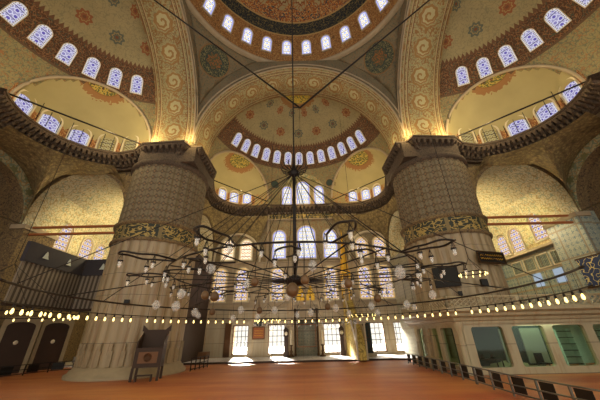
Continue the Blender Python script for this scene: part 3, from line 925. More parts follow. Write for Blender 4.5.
for sx, nm in ((-1, 'left'), (1, 'right')):
    top = []; bot = []
    K = 40
    for i in range(K+1):
        s_ = i/K; a = R(100+(185-100)*s_); top.append((sx*-(-16.8+5.3*cos(a)), 5.6+5.3*sin(a), 17.15))
        if s_ < .55:   # along arch A (plane y = 12.35) from pier side to the corner
            u_ = s_/.55; an = R(140)*(1-u_)+R(0)*u_; x_ = 21.2-4.7*cos(PI-an); 
            an = R(150)-R(150)*u_; x_ = 21.2-4.75*cos(an)*-1; z_ = 13.0+4.75*sin(an)
            x_ = 21.2+4.75*cos(an); x_ = min(x_, 25.8)
            bot.append((sx*x_, 12.3, min(z_, 17.1)))
        else:
            u_ = (s_-.55)/.45; an = R(100)*u_; y_ = 8+5.25*cos(an); z_ = 12.0+5.25*sin(an)
            bot.append((sx*25.85, min(y_, 12.6), z_))
    spandrel('wall_%s_spandrel' % nm, top, bot, .35, (sx*18, 6), 'golden_arabesque')
    top = []; bot = []; e = EF[0 if sx < 0 else 1]
    for i in range(K+1):
        s_ = i/K; a = R(195-(195-60)*s_); top.append((sx*-(-6.7+4.6*cos(a)), 19.7+4.6*sin(a), 17.15))
        if s_ < .45:
            u_ = s_/.45; an = R(150)*(1-u_); y_ = 20.2+4.1*cos(an); z_ = 11.6+4.1*sin(an)
            bot.append((sx*11.5, min(y_, 24.5), z_))
        else:
            u_ = (s_-.45)/.55; an = R(150)*u_; x_ = 8.8+3.3*cos(an); z_ = 11.5+3.5*sin(an)
            bot.append((sx*x_, 24.6, z_))
    spandrel('wall_front_spandrel_%s' % nm, top, bot, .2, (sx*7, 19), 'golden_arabesque')

# floor
b = mb(); b.box(-27, -13, -.2, 27, 18.7, 0)
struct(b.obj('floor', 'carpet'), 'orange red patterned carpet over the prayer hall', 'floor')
b = mb(); b.box(-27, 18.7, -.2, 27, 24.9, .12); b.box(-12.3, 18.62, -.1, 12.3, 18.7, .16, 1)
struct(b.obj('floor_platform', ['white_marble_floor', 'dark_wood']), 'bright marble strip before the front wall', 'floor')
b = mb(); b.box(-40, 26.2, -.6, 40, 60, -.1); struct(b.obj('floor_courtyard', 'courtyard_paving'))

plain('lattice_grey', '#6c7464', .7)
plain('banner_grey', '#3d3a40', .8)
g = G('bay_glass'); M['bay_glass'] = g.emit(srgb('#a9b8c8'), .8)
# ------------------------------------------------------------------ wall dressings
def flatbox(name, x0, y0, z0, x1, y1, z1, mat, label, cat, group=None):
    o = mb().box(x0, y0, z0, x1, y1, z1).obj(name, mat); return tag(o, label, cat, group)

# mihrab
t = thing('mihrab', 'tall grey marble prayer niche with gilded pointed crown between two ground windows', 'prayer niche', (.4, 24.55, .12))
b = mb(); b.box(-2.05, -.1, 0, -1.45, .2, 5.4); b.box(1.45, -.1, 0, 2.05, .2, 5.4); b.box(-2.05, -.1, 5.4, 2.05, .2, 5.75); b.box(-2.15, -.18, 5.75, 2.15, .2, 5.9)
b.obj('frame', 'tan_marble', t)
b = mb()
for k in range(5): b.box(-1.42+.22*k, -.04+.03*k, 3.9+.3*k, 1.42-.22*k, .1+.03*k, 4.2+.3*k)
b.obj('stepped_hood', 'stone', t)
for sx in (-1, 1):
    b = mb(); b.prism([(sx*.62-.5, 5.9), (sx*.62+.5, 5.9), (sx*.62+.5, 6.5), (sx*.62, 7.8), (sx*.62-.5, 6.5)], -.06, .12, 0, Matrix.Rotation(R(90), 4, 'X'))
    b.obj('gilded_crest', 'gold', t)
    b = mb(); b.lathe([(.14, 0), (.14, .2), (.09, .3), (.09, 4.6), (.15, 4.8), (.15, 5.0)], (sx*1.3, -.12, 0), 16); b.obj('colonnette', 'bronze', t)
b = mb()
for z_ in (.9, 3.2): b.box(-1.1, -.06, z_, 1.1, 0, z_+.06)
b.box(-1.1, -.06, .9, -1.04, 0, 3.2); b.box(1.04, -.06, .9, 1.1, 0, 3.2)
b.obj('inlaid_panel', 'tie_paint', t)

# big candlesticks either side of the niche
def candlestick(x, lab):
    t = thing('candlestick', lab, 'candlestick', (x, 23.6, .12), 0)
    mb().lathe([(.34, 0), (.36, .08), (.2, .2), (.12, .35), (.18, .5), (.09, .7), (.09, 1.0), (.2, 1.12), (.2, 1.18)], n=20).obj('holder', 'bronze', t)
    mb().lathe([(.11, 1.18), (.1, 2.6), (.03, 2.66), (.001, 2.66)], n=14).obj('candle', 'cream_stone', t)
candlestick(-1.35, 'tall white candle on bronze foot left of the prayer niche')
candlestick(2.15, 'tall white candle on bronze foot right of the prayer niche')
# longcase clocks
def longcase(x, lab):
    t = thing('longcase_clock', lab, 'clock', (x, 24.1, .12))
    b = mb(); b.box(-.3, -.2, 0, .3, .25, .5); b.box(-.22, -.15, .5, .22, .25, 2.0); b.box(-.28, -.2, 2.0, .28, .25, 2.65)
    b.prism([(-.32, 2.65), (.32, 2.65), (.2, 2.85), (0, 3.0), (-.2, 2.85)], -.25, .2, 0, Matrix.Rotation(R(90), 4, 'X')); b.obj('case', 'dark_wood', t)
    b = mb(); b.lathe([(.001, .02), (.2, .02), (.2, 0)], n=24, mat=Matrix.Translation((0, -.21, 2.32)) @ Matrix.Rotation(R(90), 4, 'X')); b.obj('dial', 'cream_stone', t)
longcase(-1.95, 'dark wooden longcase clock at the right edge of the second ground window')
longcase(4.42, 'dark wooden longcase clock between the third ground window and the pulpit tower')
# framed plaque and roundel on the pale wall between two windows
t = thing('framed_plaque', 'brown framed inscription board between the first two ground windows', 'plaque', (-5.2, 24.62, 1.9))
b = mb(); b.ringprism([(-.75, 0), (.75, 0), (.75, 1.35), (-.75, 1.35)], [(-.62, .13), (.62, .13), (.62, 1.22), (-.62, 1.22)], 0, .08, 0, Matrix.Rotation(R(90), 4, 'X')); b.obj('frame', 'wood', t)
b = mb(); b.box(-.62, -.04, .13, .62, 0, 1.22); b.obj('board', 'tie_paint', t)
b = mb()
for z_ in (.4, .65, .9): b.tube([(-.5+.05*i, -.05, z_+.05*sin(i*1.9)) for i in range(21)], .018, 5)
b.obj('script', 'gold', t)
b = mb(); b.lathe([(.001, .06), (.38, .06), (.45, .03), (.45, 0)], n=28, mat=Matrix.Translation((-5.2, 24.65, 3.7)) @ Matrix.Rotation(R(90), 4, 'X'))
tag(b.obj('wall_roundel', 'green_paint'), 'dark green roundel above the brown inscription board', 'roundel')

# pulpit tower (minbar): steep stair body ending in a tower with a tall gilded cone
t = thing('minbar', 'slender marble pulpit tower with tall gilded cone roof right of the prayer niche', 'pulpit', (5.35, 20.2, .12))
b = mb()
b.add([(-.45, 4.0, 0), (.45, 4.0, 0), (-.45, -2.6, 0), (.45, -2.6, 0), (-.45, 4.0, 5.6), (.45, 4.0, 5.6), (-.45, 2.4, 5.6), (.45, 2.4, 5.6), (-.45, -2.6, .9), (.45, -2.6, .9)],
      [(0, 2, 3, 1), (0, 4, 6, 8, 2), (1, 3, 9, 7, 5), (0, 1, 5, 4), (4, 5, 7, 6), (6, 7, 9, 8), (2, 8, 9, 3)])
b.obj('stair_body', 'gold_lit_marble', t)  # golden light on the marble painted in as colour
b = mb()
for sx in (-1, 1):
    for y_ in (2.5, 3.9): b.box(sx*.42-.07, y_-.07, 5.6, sx*.42+.07, y_+.07, 8.6)
b.box(-.55, 2.35, 8.6, .55, 4.05, 8.95); b.obj('tower', 'gold', t)
b = mb(); b.lathe([(.62, 8.95), (.5, 9.5), (.36, 11.2), (.2, 12.6), (.05, 13.9), (.09, 14.05), (.05, 14.2), (.01, 14.6)], (0, 3.2, 0), 12); b.obj('cone_roof', 'gold', t)
b = mb()
for sx in (-1, 1):
    b.box(sx*.42-.07, -2.75, 0, sx*.42+.07, -2.6, 3.2)
b.box(-.55, -2.8, 3.0, .55, -2.55, 3.5); b.obj('gateway', 'pale_marble', t)
for sx in (-1, 1):
    b = mb(); b.add([(sx*.48, -2.5, 1.0), (sx*.48, 2.4, 5.7), (sx*.48, 2.4, 6.6), (sx*.48, -2.5, 1.9), (sx*.42, -2.5, 1.0), (sx*.42, 2.4, 5.7), (sx*.42, 2.4, 6.6), (sx*.42, -2.5, 1.9)],
                    [(0, 1, 2, 3), (7, 6, 5, 4), (0, 4, 5, 1), (3, 2, 6, 7), (0, 3, 7, 4), (1, 5, 6, 2)])
    b.obj('balustrade', 'pale_marble', t)
# dark green door leaf standing beside the minbar
t = thing('door_screen', 'dark green panelled door screen on a pale plinth right of the pulpit', 'screen', (6.75, 22.4, .12))
mb().box(-.95, -.35, 0, .95, .35, .28).obj('plinth', 'pale_marble', t)
b = mb(); b.box(-.68, -.1, .28, .68, .1, 3.25); b.obj('leaf', 'green_paint', t)
b = mb()
for z0_, z1_ in ((.5, 1.5), (1.7, 3.05)): b.ringprism([(-.5, z0_), (.5, z0_), (.5, z1_), (-.5, z1_)], [(-.4, z0_+.1), (.4, z0_+.1), (.4, z1_-.1), (-.4, z1_-.1)], .1, .15, 0, Matrix.Rotation(R(90), 4, 'X'))
b.obj('panel_moulding', 'dark_wood', t)
# brown cloth draped over the front edge ledge in front of platform at left
flatbox('low_step', -12.2, 23.2, .12, -10.6, 24.4, .8, 'wood', 'low brown chest in the dark corner beside the left pier', 'chest')
# curtain panel by the first window
t = thing('curtain', 'plain beige curtain hanging at the left edge of the first ground window', 'curtain', (-8.75, 24.4, .2))
b = mb(); vs = []; fs = []
for i in range(25):
    x = -.35+.7*i/24; y_ = .06*sin(i*1.6)
    vs += [(x, y_, 0), (x, y_, 3.4)]
for i in range(24): fs.append((2*i, 2*i+2, 2*i+3, 2*i+1))
b.add(vs, fs, 0, True); o = b.obj('cloth', 'wood', t); md = o.modifiers.new('s', 'SOLIDIFY'); md.thickness = .02
mb().tube([(-.5, 0, 3.45), (.5, 0, 3.45)], .03, 8).obj('rail', 'bronze', t)

# black screen and inscription board on the right pier, loudspeakers
def on_pier(sx, az, z, off=.25):   # point on the pier skin, az from -y towards the middle of the hall
    a = -PI/2+(-az if sx > 0 else az)*1.0; r_ = 3.3*1.035+off
    return Vector((sx*13+r_*cos(a), 13+r_*sin(a), z)), a
p, a = on_pier(1, R(38), 5.3, .16)
t = thing('wall_screen', 'plain black rectangular screen hung on the right pier', 'screen', p, a+PI/2)
mb().box(-.8, -.06, 0, .8, .06, 1.35).obj('panel', 'black', t)
mb().ringprism([(-.87, -.07), (.87, -.07), (.87, 1.42), (-.87, 1.42)], [(-.8, 0), (.8, 0), (.8, 1.35), (-.8, 1.35)], -.07, .07, 0, Matrix.Rotation(R(90), 4, 'X')).obj('frame', 'iron', t)
p, a = on_pier(1, R(-17), 6.75, .3)
t = thing('inscription_board', 'dark board with gilt script hung high on the right pier', 'board', p, a+PI/2)
mb().box(-1.25, -.05, 0, 1.25, .05, .8).obj('panel', 'black', t)
b = mb()
for z_ in (.3, .55): b.tube([(-1.05+.07*i, -.07, z_+.07*sin(i*2.1+z_*7)) for i in range(31)], .02, 5)
b.obj('script', 'gold', t)
mb().ringprism([(-1.3, -.06), (1.3, -.06), (1.3, .86), (-1.3, .86)], [(-1.2, .04), (1.2, .04), (1.2, .76), (-1.2, .76)], .03, .08, 0, Matrix.Rotation(R(90), 4, 'X')).obj('frame', 'bronze', t)
def speaker(sx, az, z, lab, w=.22):
    p, a = on_pier(sx, az, z, .05)
    t = thing('loudspeaker', lab, 'loudspeaker', p, a+PI/2)
    b = mb(); b.prism([(-w, -.42), (w, -.42), (w*.7, -.1), (-w*.7, -.1)], 0, w*2.2); b.obj('cabinet', 'black', t)
    mb().box(-.04, -.12, w*.9, .04, .08, w*1.3).obj('bracket', 'iron', t)
speaker(1, R(2), 5.1, 'black loudspeaker on the right pier below the inscription board')
speaker(1, R(28), 4.55, 'small black loudspeaker under the black screen on the right pier', .14)
speaker(-1, R(12), 4.4, 'small black loudspeaker on the left pier above the row of bulbs', .16)
def spot(x, y, z, lab):
    t = thing('floodlight', lab, 'floodlight', (x, y, z))
    mb().box(-.22, -.12, .12, .22, .16, .42).obj('housing', 'black', t)
    mb().box(-.18, -.14, .16, .18, -.12, .38).obj('lens', 'bulb_glow', t)
    mb().box(-.05, -.05, 0, .05, .05, .12).obj('foot', 'iron', t)
spot(-10.9, 17.3, 18.74, 'glowing floodlight on the cornice beside the left front niche')
spot(10.9, 17.3, 18.74, 'glowing floodlight on the cornice beside the right front niche')
spot(-6.1, 23.95, 8.3-.35, 'small black floodlight fixed to the front wall left of centre') if False else None

# strings of bulbs along the pier cornices
for sx, nm in ((-1, 'left'), (1, 'right')):
    t = thing('light_string', 'string of little bulbs on the cornice above the %s pier' % nm, 'string lights', (0, 0, 0))
    pts = [(sx*15.6, 10.9), (sx*14.5, 10.1), (sx*13.2, 9.9), (sx*11.9, 9.9), (sx*10.8, 10.1), (sx*9.8, 11.2), (sx*9.7, 12.6), (sx*9.7, 14.0), (sx*10.4, 16.4)]
    mb().tube([(x, y, 19.0) for x, y in pts], .02, 5).obj('wire', 'iron', t)
    for x, y in pts:
        mb().tube([(x, y, 18.7), (x, y, 18.97)], .02, 5).obj('stem', 'iron', t)
        b = mb(); b.lathe([(.001, 0), (.07, .05), (.07, .12), (.001, .18)], (x, y, 18.97), 8); b.obj('bulb', 'bulb_glow', t)

# ------------------------------------------------------------------ preacher's chair by the left pier
t = thing('preacher_pulpit', 'small dark wooden preacher pulpit with high back standing by the left pier', 'pulpit', (-9.75, 9.1, 0), R(14))
b = mb(); b.box(-.85, -.5, .75, .85, .7, 1.9); b.obj('body', 'dark_wood', t)
for x in (-.8, .8):
    for y in (-.45, .65): mb().box(x-.07, y-.07, 0, x+.07, y+.07, .75).obj('leg', 'dark_wood', t)
b = mb(); b.box(-.85, .6, 1.9, .85, .7, 3.0); b.add([(-.95, .56, 2.9), (.95, .56, 2.9), (.95, .74, 2.9), (-.95, .74, 2.9), (-.95, .56, 3.3), (-.6, .56, 3.0), (.6, .56, 3.0), (.95, .56, 3.3), (-.95, .74, 3.3), (-.6, .74, 3.0), (.6, .74, 3.0), (.95, .74, 3.3)],
    [(0, 1, 7, 6, 5, 4), (3, 8, 9, 10, 11, 2), (4, 5, 9, 8), (5, 6, 10, 9), (6, 7, 11, 10), (0, 4, 8, 3), (1, 2, 11, 7)]); b.obj('backrest', 'dark_wood', t)
for x in (-.85, .77):
    b = mb(); b.add([(x, -.5, 1.9), (x+.08, -.5, 1.9), (x, .6, 1.9), (x+.08, .6, 1.9), (x, -.5, 2.25), (x+.08, -.5, 2.25), (x, .6, 2.8), (x+.08, .6, 2.8)], [(0, 2, 3, 1), (4, 5, 7, 6), (0, 1, 5, 4), (2, 6, 7, 3), (0, 4, 6, 2), (1, 3, 7, 5)]); b.obj('armrest', 'dark_wood', t)
b = mb(); b.box(-.6, -.53, 1.0, .6, -.5, 1.65); b.lathe([(.001, 0), (.25, .0), (.25, .03)], n=20, mat=Matrix.Translation((0, -.53, 1.33)) @ Matrix.Rotation(R(90), 4, 'X')); b.obj('front_panel', 'wood', t)
b = mb(); b.box(-.5, -.75, .3, .5, -.5, .38); b.box(-.5, -.75, 0, -.42, -.5, .38); b.box(.42, -.75, 0, .5, -.5, .38); b.obj('step', 'dark_wood', t)
t.scale = (.92, .92, .94)
# low barrier rail behind it
def rail(name, pts, h, lab, mat='steel', panels=True, step=1.25, panel_mat='black'):
    t = thing(name, lab, 'barrier', (0, 0, 0)); P_ = resample([Vector(p) for p in pts], step)
    for p in P_: mb().box(p.x-.03, p.y-.03, 0, p.x+.03, p.y+.03, h).obj('post', mat, t)
    for z_ in (.12, h*.55, h):
        mb().tube([(p.x, p.y, z_) for p in P_], .03, 6).obj('rail', mat, t)
    if panels:
        for i in range(len(P_)-1):
            a, b_ = P_[i], P_[i+1]; d_ = (b_-a); n_ = Vector((d_.y, -d_.x)).normalized()*.012
            q0 = a+d_*.1; q1 = a+d_*.55
            for z0, z1 in ((.16, h*.52), (h*.58, h-.04)):
                vs = [(q0.x+s_*n_.x, q0.y+s_*n_.y, z) for s_ in (-1, 1) for z in (z0, z1)]+[(q1.x+s_*n_.x, q1.y+s_*n_.y, z) for s_ in (-1, 1) for z in (z0, z1)]
                mb().add(vs, [(0, 1, 3, 2), (4, 6, 7, 5), (0, 4, 5, 1), (2, 3, 7, 6), (1, 5, 7, 3), (0, 2, 6, 4)]).obj('panel', panel_mat, t)
    return t
rail('low_barrier', [(-8.6, 13.4), (-8.2, 16.2)], .85, 'short dark barrier between the left pier and the carpet edge', 'iron', False, .8)
rail('low_barrier', [(8.7, 15.6), (8.4, 5.3)], .72, 'low steel barrier with dark panels running along the short side of the glazed kiosk')
rail('low_barrier', [(8.4, 5.2), (8.2, 2.4), (8.5, -1.4)], .72, 'nearest low steel barrier with dark panels at the lower right of the carpet')

# ------------------------------------------------------------------ glazed kiosk on the right
KX0, KX1, KY0, KY1 = 9.55, 21.5, 8.0, 16.2
t = thing('marble_kiosk', 'marble gallery kiosk with large glazed windows and pierced balustrade at lower right', 'kiosk', (0, 0, 0))
b = mb()
b.box(KX0, KY0, 0, KX1, KY0+.3, .32); b.box(KX0, KY0+.3, 0, KX0+.3, KY1, .32)
b.obj('base', 'kiosk_marble', t)
# front facade posts with rounded window openings
def facade(b, ax, c, w0, w1, z0, z1, wins, th):
    # wall strip with rounded rectangular openings made as ring pieces
    edges = [w0]+[(wins[i][1]+wins[i+1][0])/2 for i in range(len(wins)-1)]+[w1]
    for k, (a, e) in enumerate(wins):
        L_, R_ = edges[k], edges[k+1]; r = .18; inn = []; out = []
        for cx, cz, a0 in ((e-r, z1-.22-r, 0), (a+r, z1-.22-r, 90), (a+r, z0+.05+r, 180), (e-r, z0+.05+r, 270)):
            for i in range(6):
                an = R(a0+18*i); inn.append((cx+r*cos(an), cz+r*sin(an)))
        for q in inn:
            dx = q[0]-(a+e)/2; dz = q[1]-(z0+z1)/2
            kx = ((R_ if dx > 0 else L_)-(a+e)/2)/dx if abs(dx) > 1e-6 else 1e9; kz = ((z1 if dz > 0 else z0)-(z0+z1)/2)/dz if abs(dz) > 1e-6 else 1e9
            out.append(None)
        # outer loop: project each corner group to the outer corner
        cor = [(R_, z1), (L_, z1), (L_, z0), (R_, z0)]
        out = []
        for gi in range(4):
            for i in range(6):
                C_ = cor[gi]; q = inn[gi*6+i]
                out.append((C_[0] if (i not in (0, 5)) or True else q[0], C_[1]))
        mt = Matrix(((1, 0, 0, 0), (0, 0, 1, c), (0, 1, 0, 0), (0, 0, 0, 1))) if ax == 'x' else Matrix(((0, 0, 1, c), (1, 0, 0, 0), (0, 1, 0, 0), (0, 0, 0, 1)))
        b.ringprism(out, inn, 0, th, 0, mt)
winsF = [(10.35, 12.3), (12.85, 14.8), (15.35, 17.3), (17.85, 19.8)]
winsS = [(8.7, 10.4), (10.95, 12.6), (13.15, 14.7)]
b = mb(); facade(b, 'x', KY0, KX0+.3, 20.3, .32, 2.75, winsF, .28); b.obj('front_wall', 'kiosk_marble', t)
b = mb(); facade(b, 'y', KX0, KY0, 15.3, .32, 2.75, winsS, .28); b.obj('side_wall', 'kiosk_marble', t)
b = mb(); b.lathe([(.3, 0), (.3, .4), (.2, .5), (.2, 2.3), (.3, 2.5), (.3, 2.8)], (KX0+.12, KY0+.12, 0), 8); b.obj('corner_post', 'kiosk_marble', t)
for a, e in winsF: mb().box(a-.02, KY0+.16, .36, e+.02, KY0+.18, 2.55).obj('glass_pane', 'kiosk_glass', t)
for a, e in winsS: mb().box(KX0+.16, a-.02, .36, KX0+.18, e+.02, 2.55).obj('glass_pane', 'kiosk_glass', t)
# cornice profile and roof slab
Kp = [Vector(q) for q in ((KX0, KY1), (KX0, KY0), (KX1, KY0))]
b = mb()
def ksweep(prof, mat, nm):
    vs = []; K_ = len(prof)
    for q, d_ in ((Kp[0], Vector((-1, 0))), (Kp[1], Vector((-1, -1))), (Kp[2], Vector((0, -1)))):
        for o_, z in prof: vs.append((q.x+d_.x*o_, q.y+d_.y*o_, z))
    fs = [(i*K_+k, (i+1)*K_+k, (i+1)*K_+(k+1) % K_, i*K_+(k+1) % K_) for i in range(2) for k in range(K_)]
    fs += [tuple(range(K_))[::-1], tuple(2*K_+k for k in range(K_))]
    bb = mb(); bb.add(vs, fs); return bb.obj(nm, mat, t)
ksweep([(-.1, 2.7), (.1, 2.7), (.12, 2.85), (.22, 2.9), (.28, 3.05), (.5, 3.15), (.55, 3.3), (.8, 3.42), (.82, 3.6), (-.1, 3.6)], 'kiosk_marble', 'cornice')
b = mb()
for (ax, lo, hi) in (('x', KX0-.7, KX1), ('y', KY0-.7, KY1)):
    n_ = int((hi-lo)/.16)
    for i in range(n_):
        q = lo+i*.16
        if ax == 'x': b.box(q, KY0-.68, 3.36, q+.08, KY0-.55, 3.45)
        else: b.box(KX0-.68, q, 3.36, KX0-.55, q+.08, 3.45)
b.obj('dentils', 'kiosk_marble', t)
# pierced balustrade: lattice of diagonal bars between rails
def lattice(x0, x1, fn, nm):
    b = mb(); n_ = max(1, round((x1-x0)/.34)); s_ = (x1-x0)/n_
    for i in range(n_):
        for j in range(2):
            z0 = 3.68+.26*j; a = x0+i*s_
            b.tube([fn(a, z0), fn(a+s_, z0+.26)], .035, 4, caps=False); b.tube([fn(a+s_, z0), fn(a, z0+.26)], .035, 4, caps=False)
    b.tube([fn(x0, 3.64), fn(x1, 3.64)], .06, 6); b.tube([fn(x0, 4.22), fn(x1, 4.22)], .07, 6)
    k = 0
    while x0+k*2.2 <= x1+.01: b.tube([fn(x0+k*2.2, 3.6), fn(x0+k*2.2, 4.3)], .09, 6); k += 1
    b.obj(nm, 'kiosk_marble', t)
lattice(KX0-.6, KX1, lambda u_, z: (u_, KY0-.6, z), 'balustrade')
lattice(KY0-.6, KY1-.3, lambda u_, z: (KX0-.6, u_, z), 'balustrade')
b = mb(); b.box(KX0, KY0, 2.75, KX1, 9.6, 2.9); b.obj('ceiling_panel', 'cream_stone', t)
b = mb(); b.box(16.4, 9.75, .32, KX1, 9.85, 2.75); b.obj('back_partition', 'shelf_white', t)
b = mb(); b.box(9.9, 9.5, .32, 16.3, 9.56, 2.75); b.obj('darkening_sheet', 'green_paint', t)  # dark sheet added to darken the view through the kiosk glass
b = mb()
for x0_, x1_ in ((10.2, 10.9), (12.9, 13.6), (14.3, 15.6)):
    b.box(x0_, 9.4, .4, x1_, 9.48, 2.4)
b.obj('pale_panel', 'curtain_grey', t)
# inside: ladder shelves, desk, chair seen through the glass
def ladder(x, y, lab):
    t = thing('shelf_unit', lab, 'shelf', (x, y, 0))
    for sx in (-.5, .5): mb().box(sx-.04, -.2, 0, sx+.04, .2, 2.3).obj('upright', 'shelf_white', t)
    for k in range(6): mb().box(-.5, -.2, .35+.36*k, .5, .2, .39+.36*k).obj('shelf', 'steel', t)
ladder(16.9, 9.3, 'pale shelf unit behind the third wide kiosk window')
ladder(19.0, 9.3, 'pale shelf unit behind the fourth wide kiosk window')
t = thing('tube_lamp', 'glowing tube lamp under the kiosk ceiling', 'lamp', (14.6, 8.9, 2.6))
mb().box(-1.6, -.07, .06, 1.6, .07, .14).obj('housing', 'steel', t)
mb().tube([(-1.5, 0, .02), (1.5, 0, .02)], .035, 8).obj('tube', 'tube_glow', t)
t = thing('desk', 'dark desk behind the first wide kiosk window', 'desk', (11.4, 8.95, 0))
mb().box(-.8, -.3, .7, .8, .35, .75).obj('top', 'dark_wood', t)
for x in (-.75, .7):
    for y in (-.28, .28): mb().box(x, y, 0, x+.05, y+.05, .7).obj('leg', 'dark_wood', t)
for k, (x, r_) in enumerate(((11.1, .15), (11.7, .12))):
    b = mb(); b.lathe([(.001, 0), (r_, .02), (r_, .1), (r_*.75, .2), (.001, .24)], (x, 8.85, .752), 14)
    tag(b.obj('round_box', 'black'), ('larger', 'smaller')[k]+' round dark box on the desk behind the first wide kiosk window', 'box')
t = thing('office_chair', 'dark chair behind the second wide kiosk window', 'chair', (14.6, 8.75, 0))
mb().box(-.25, -.22, .42, .25, .22, .5).obj('seat', 'black', t)
b = mb(); b.lathe([(.24, 0), (.24, .06)], (0, 0, 0), 20) if False else b.box(-.24, .18, .5, .24, .24, 1.0); b.obj('backrest', 'black', t)
for x in (-.22, .18):
    for y in (-.2, .16): mb().box(x, y, 0, x+.04, y+.04, .42).obj('leg', 'steel', t)

# ------------------------------------------------------------------ right bay wall details
b = mb()
for z_ in (9.7, 7.9, 6.2): b.box(25.9, 15.6, z_, 26.0, 24.7, z_+.15); b.box(13.7, 24.6, z_, 26, 24.7, z_+.15)
struct(b.obj('trim_7', 'stone'), 'pale string courses on the tiled wall of the right corner bay', 'trim')
for k, y in enumerate((16.6, 18.5, 20.4, 22.3)):
    t = thing('lattice_panel', '%s lattice panel from the navy script panel in the right bay' % ORD[k], 'lattice', (25.93, y, 8.15))
    mb().ringprism([(-.8, 0), (.8, 0), (.8, 1.45), (-.8, 1.45)], [(-.7, .1), (.7, .1), (.7, 1.35), (-.7, 1.35)], -.05, .05, 0, Matrix(((0, 0, 1, 0), (1, 0, 0, 0), (0, 1, 0, 0), (0, 0, 0, 1)))).obj('frame', 'cream_stone', t)
    b = mb()
    for i in range(-3, 4): b.box(-.02, i*.2-.02, .1, .02, i*.2+.02, 1.35)
    for i in range(1, 6): b.box(-.02, -.7, i*.23, .02, .7, i*.23+.03)
    b.obj('lattice', 'lattice_grey', t)
for k, y in enumerate((17.3, 20.0)):
    WN[0] += 1
    e = bpy.data.objects.new('window_%d' % WN[0], None); C.objects.link(e); e.location = (25.9, y, 6.45)
    struct(e, '%s pale blue gallery window right of the navy script panel' % ORD[k], 'window')
    mb().box(-.02, -.55, 0, .02, .55, 1.35).obj('pane', 'bay_glass', e) if 'bay_glass' in M else None
t = thing('script_panel', 'navy panel with gold script on the wall above the kiosk at far right', 'panel', (24.9, 10.6, 5.5))
mb().box(-.04, -3.4, 0, .04, 3.4, 2.3).obj('board', 'navy_script_panel', t)
mb().box(-.06, -3.5, 2.3, .06, 3.5, 2.42).obj('upper_rail', 'bronze', t); mb().box(-.06, -3.5, -.12, .06, 3.5, 0).obj('lower_rail', 'bronze', t)

# ------------------------------------------------------------------ left gallery and dark screens
t = thing('gallery_screen', 'temporary grey striped screen wall topped with dark banner in the left side bay', 'screen wall', (0, 0, 0))
b = mb(); b.box(-22.2, 10.5, 4.9, -22.0, 16.8, 8.0); b.box(-22.0, 16.7, 4.9, -16.9, 16.9, 8.0); b.obj('striped_panel', 'striped_screen', t)
b = mb(); b.box(-22.25, 10.4, 8.0, -21.9, 16.75, 9.6); b.box(-21.95, 16.6, 8.0, -16.7, 16.95, 9.6); b.obj('banner', 'banner_grey', t)
for k, (x, y) in enumerate(((-21.88, 12.1), (-21.88, 14.6), (-20.0, 16.55), (-18.0, 16.55))):
    b = mb(); rot = Matrix.Translation((x, y, 8.55)) @ (Matrix.Rotation(R(90), 4, 'Z') if x < -21 else Matrix.Identity(4)) @ Matrix.Rotation(R(90), 4, 'X')
    b.prism([(-.3, 0), (.3, 0), (.18, .2), (.1, .45), (0, .6), (-.1, .45), (-.18, .2)], -.02, .03, 0, rot); b.obj('dome_emblem', 'shelf_white', t)
b = mb(); b.box(-22.3, 10.5, 4.7, -21.9, 16.9, 4.92); b.box(-22, 16.6, 4.7, -16.8, 16.95, 4.92); b.obj('bottom_beam', 'dark_wood', t)
def shutter(x, y, lab, rz):
    t = thing('wooden_shutter', lab, 'door', (x, y, 0), rz)
    b = mb(); out = [(-.95, 0), (.95, 0), (.95, 3.4)]+[(.95*cos(PI*i/10), 3.4+.35*sin(PI*i/10)) for i in range(1, 10)]+[(-.95, 3.4)]
    b.prism(out, -.06, .06, 0, Matrix.Rotation(R(90), 4, 'X')); b.obj('leaf', 'dark_wood', t)
    b = mb(); o2 = [(p[0]*1.3, p[1]*1.12) for p in out]; b.ringprism(o2, out, -.05, .12, 0, Matrix.Rotation(R(90), 4, 'X')); b.obj('surround', 'plinth_stone', t)
    b = mb(); b.lathe([(.001, .02), (.14, .02), (.16, 0)], n=16, mat=Matrix.Translation((0, -.08, 2.2)) @ Matrix.Rotation(R(90), 4, 'X')); b.obj('emblem', 'cream_stone', t)
shutter(-23.6, 14.2, 'nearer tall dark wooden door leaf in the dim left side bay', R(62))
shutter(-22.8, 16.9, 'farther tall dark wooden door leaf in the dim left side bay', R(62))
struct(mb().box(-24.9, 9.5, 0, -24.7, 20, 4.9).obj('wall_left_gallery', 'brown_arabesque'))
rail('low_barrier', [(-21.5, 11.5), (-20.6, 14.8), (-17.9, 17.0)], .7, 'low dark barrier with panels in the dim left side bay', 'iron', True, 1.6)
t = thing('bench', 'low white bench with dark bundle at the left bay beside the pier', 'bench', (-19.3, 17.6, 0), R(40))
mb().box(-1.3, -.4, .5, 1.3, .4, .95).obj('seat', 'curtain_grey', t)
for x in (-1.2, 1.1): mb().box(x, -.35, 0, x+.1, .35, .5).obj('leg', 'dark_wood', t)
b = mb(); b.lathe([(.001, 0), (.45, .05), (.4, .35), (.2, .6), (.001, .7)], (-.3, 0, 0), 12); o = b.obj('cloth_bundle', 'black'); o.matrix_world = t.matrix_world
o.location = (-19.5, 17.4, .955); tag(o, 'dark bundle lying on the white bench in the left bay', 'bundle')

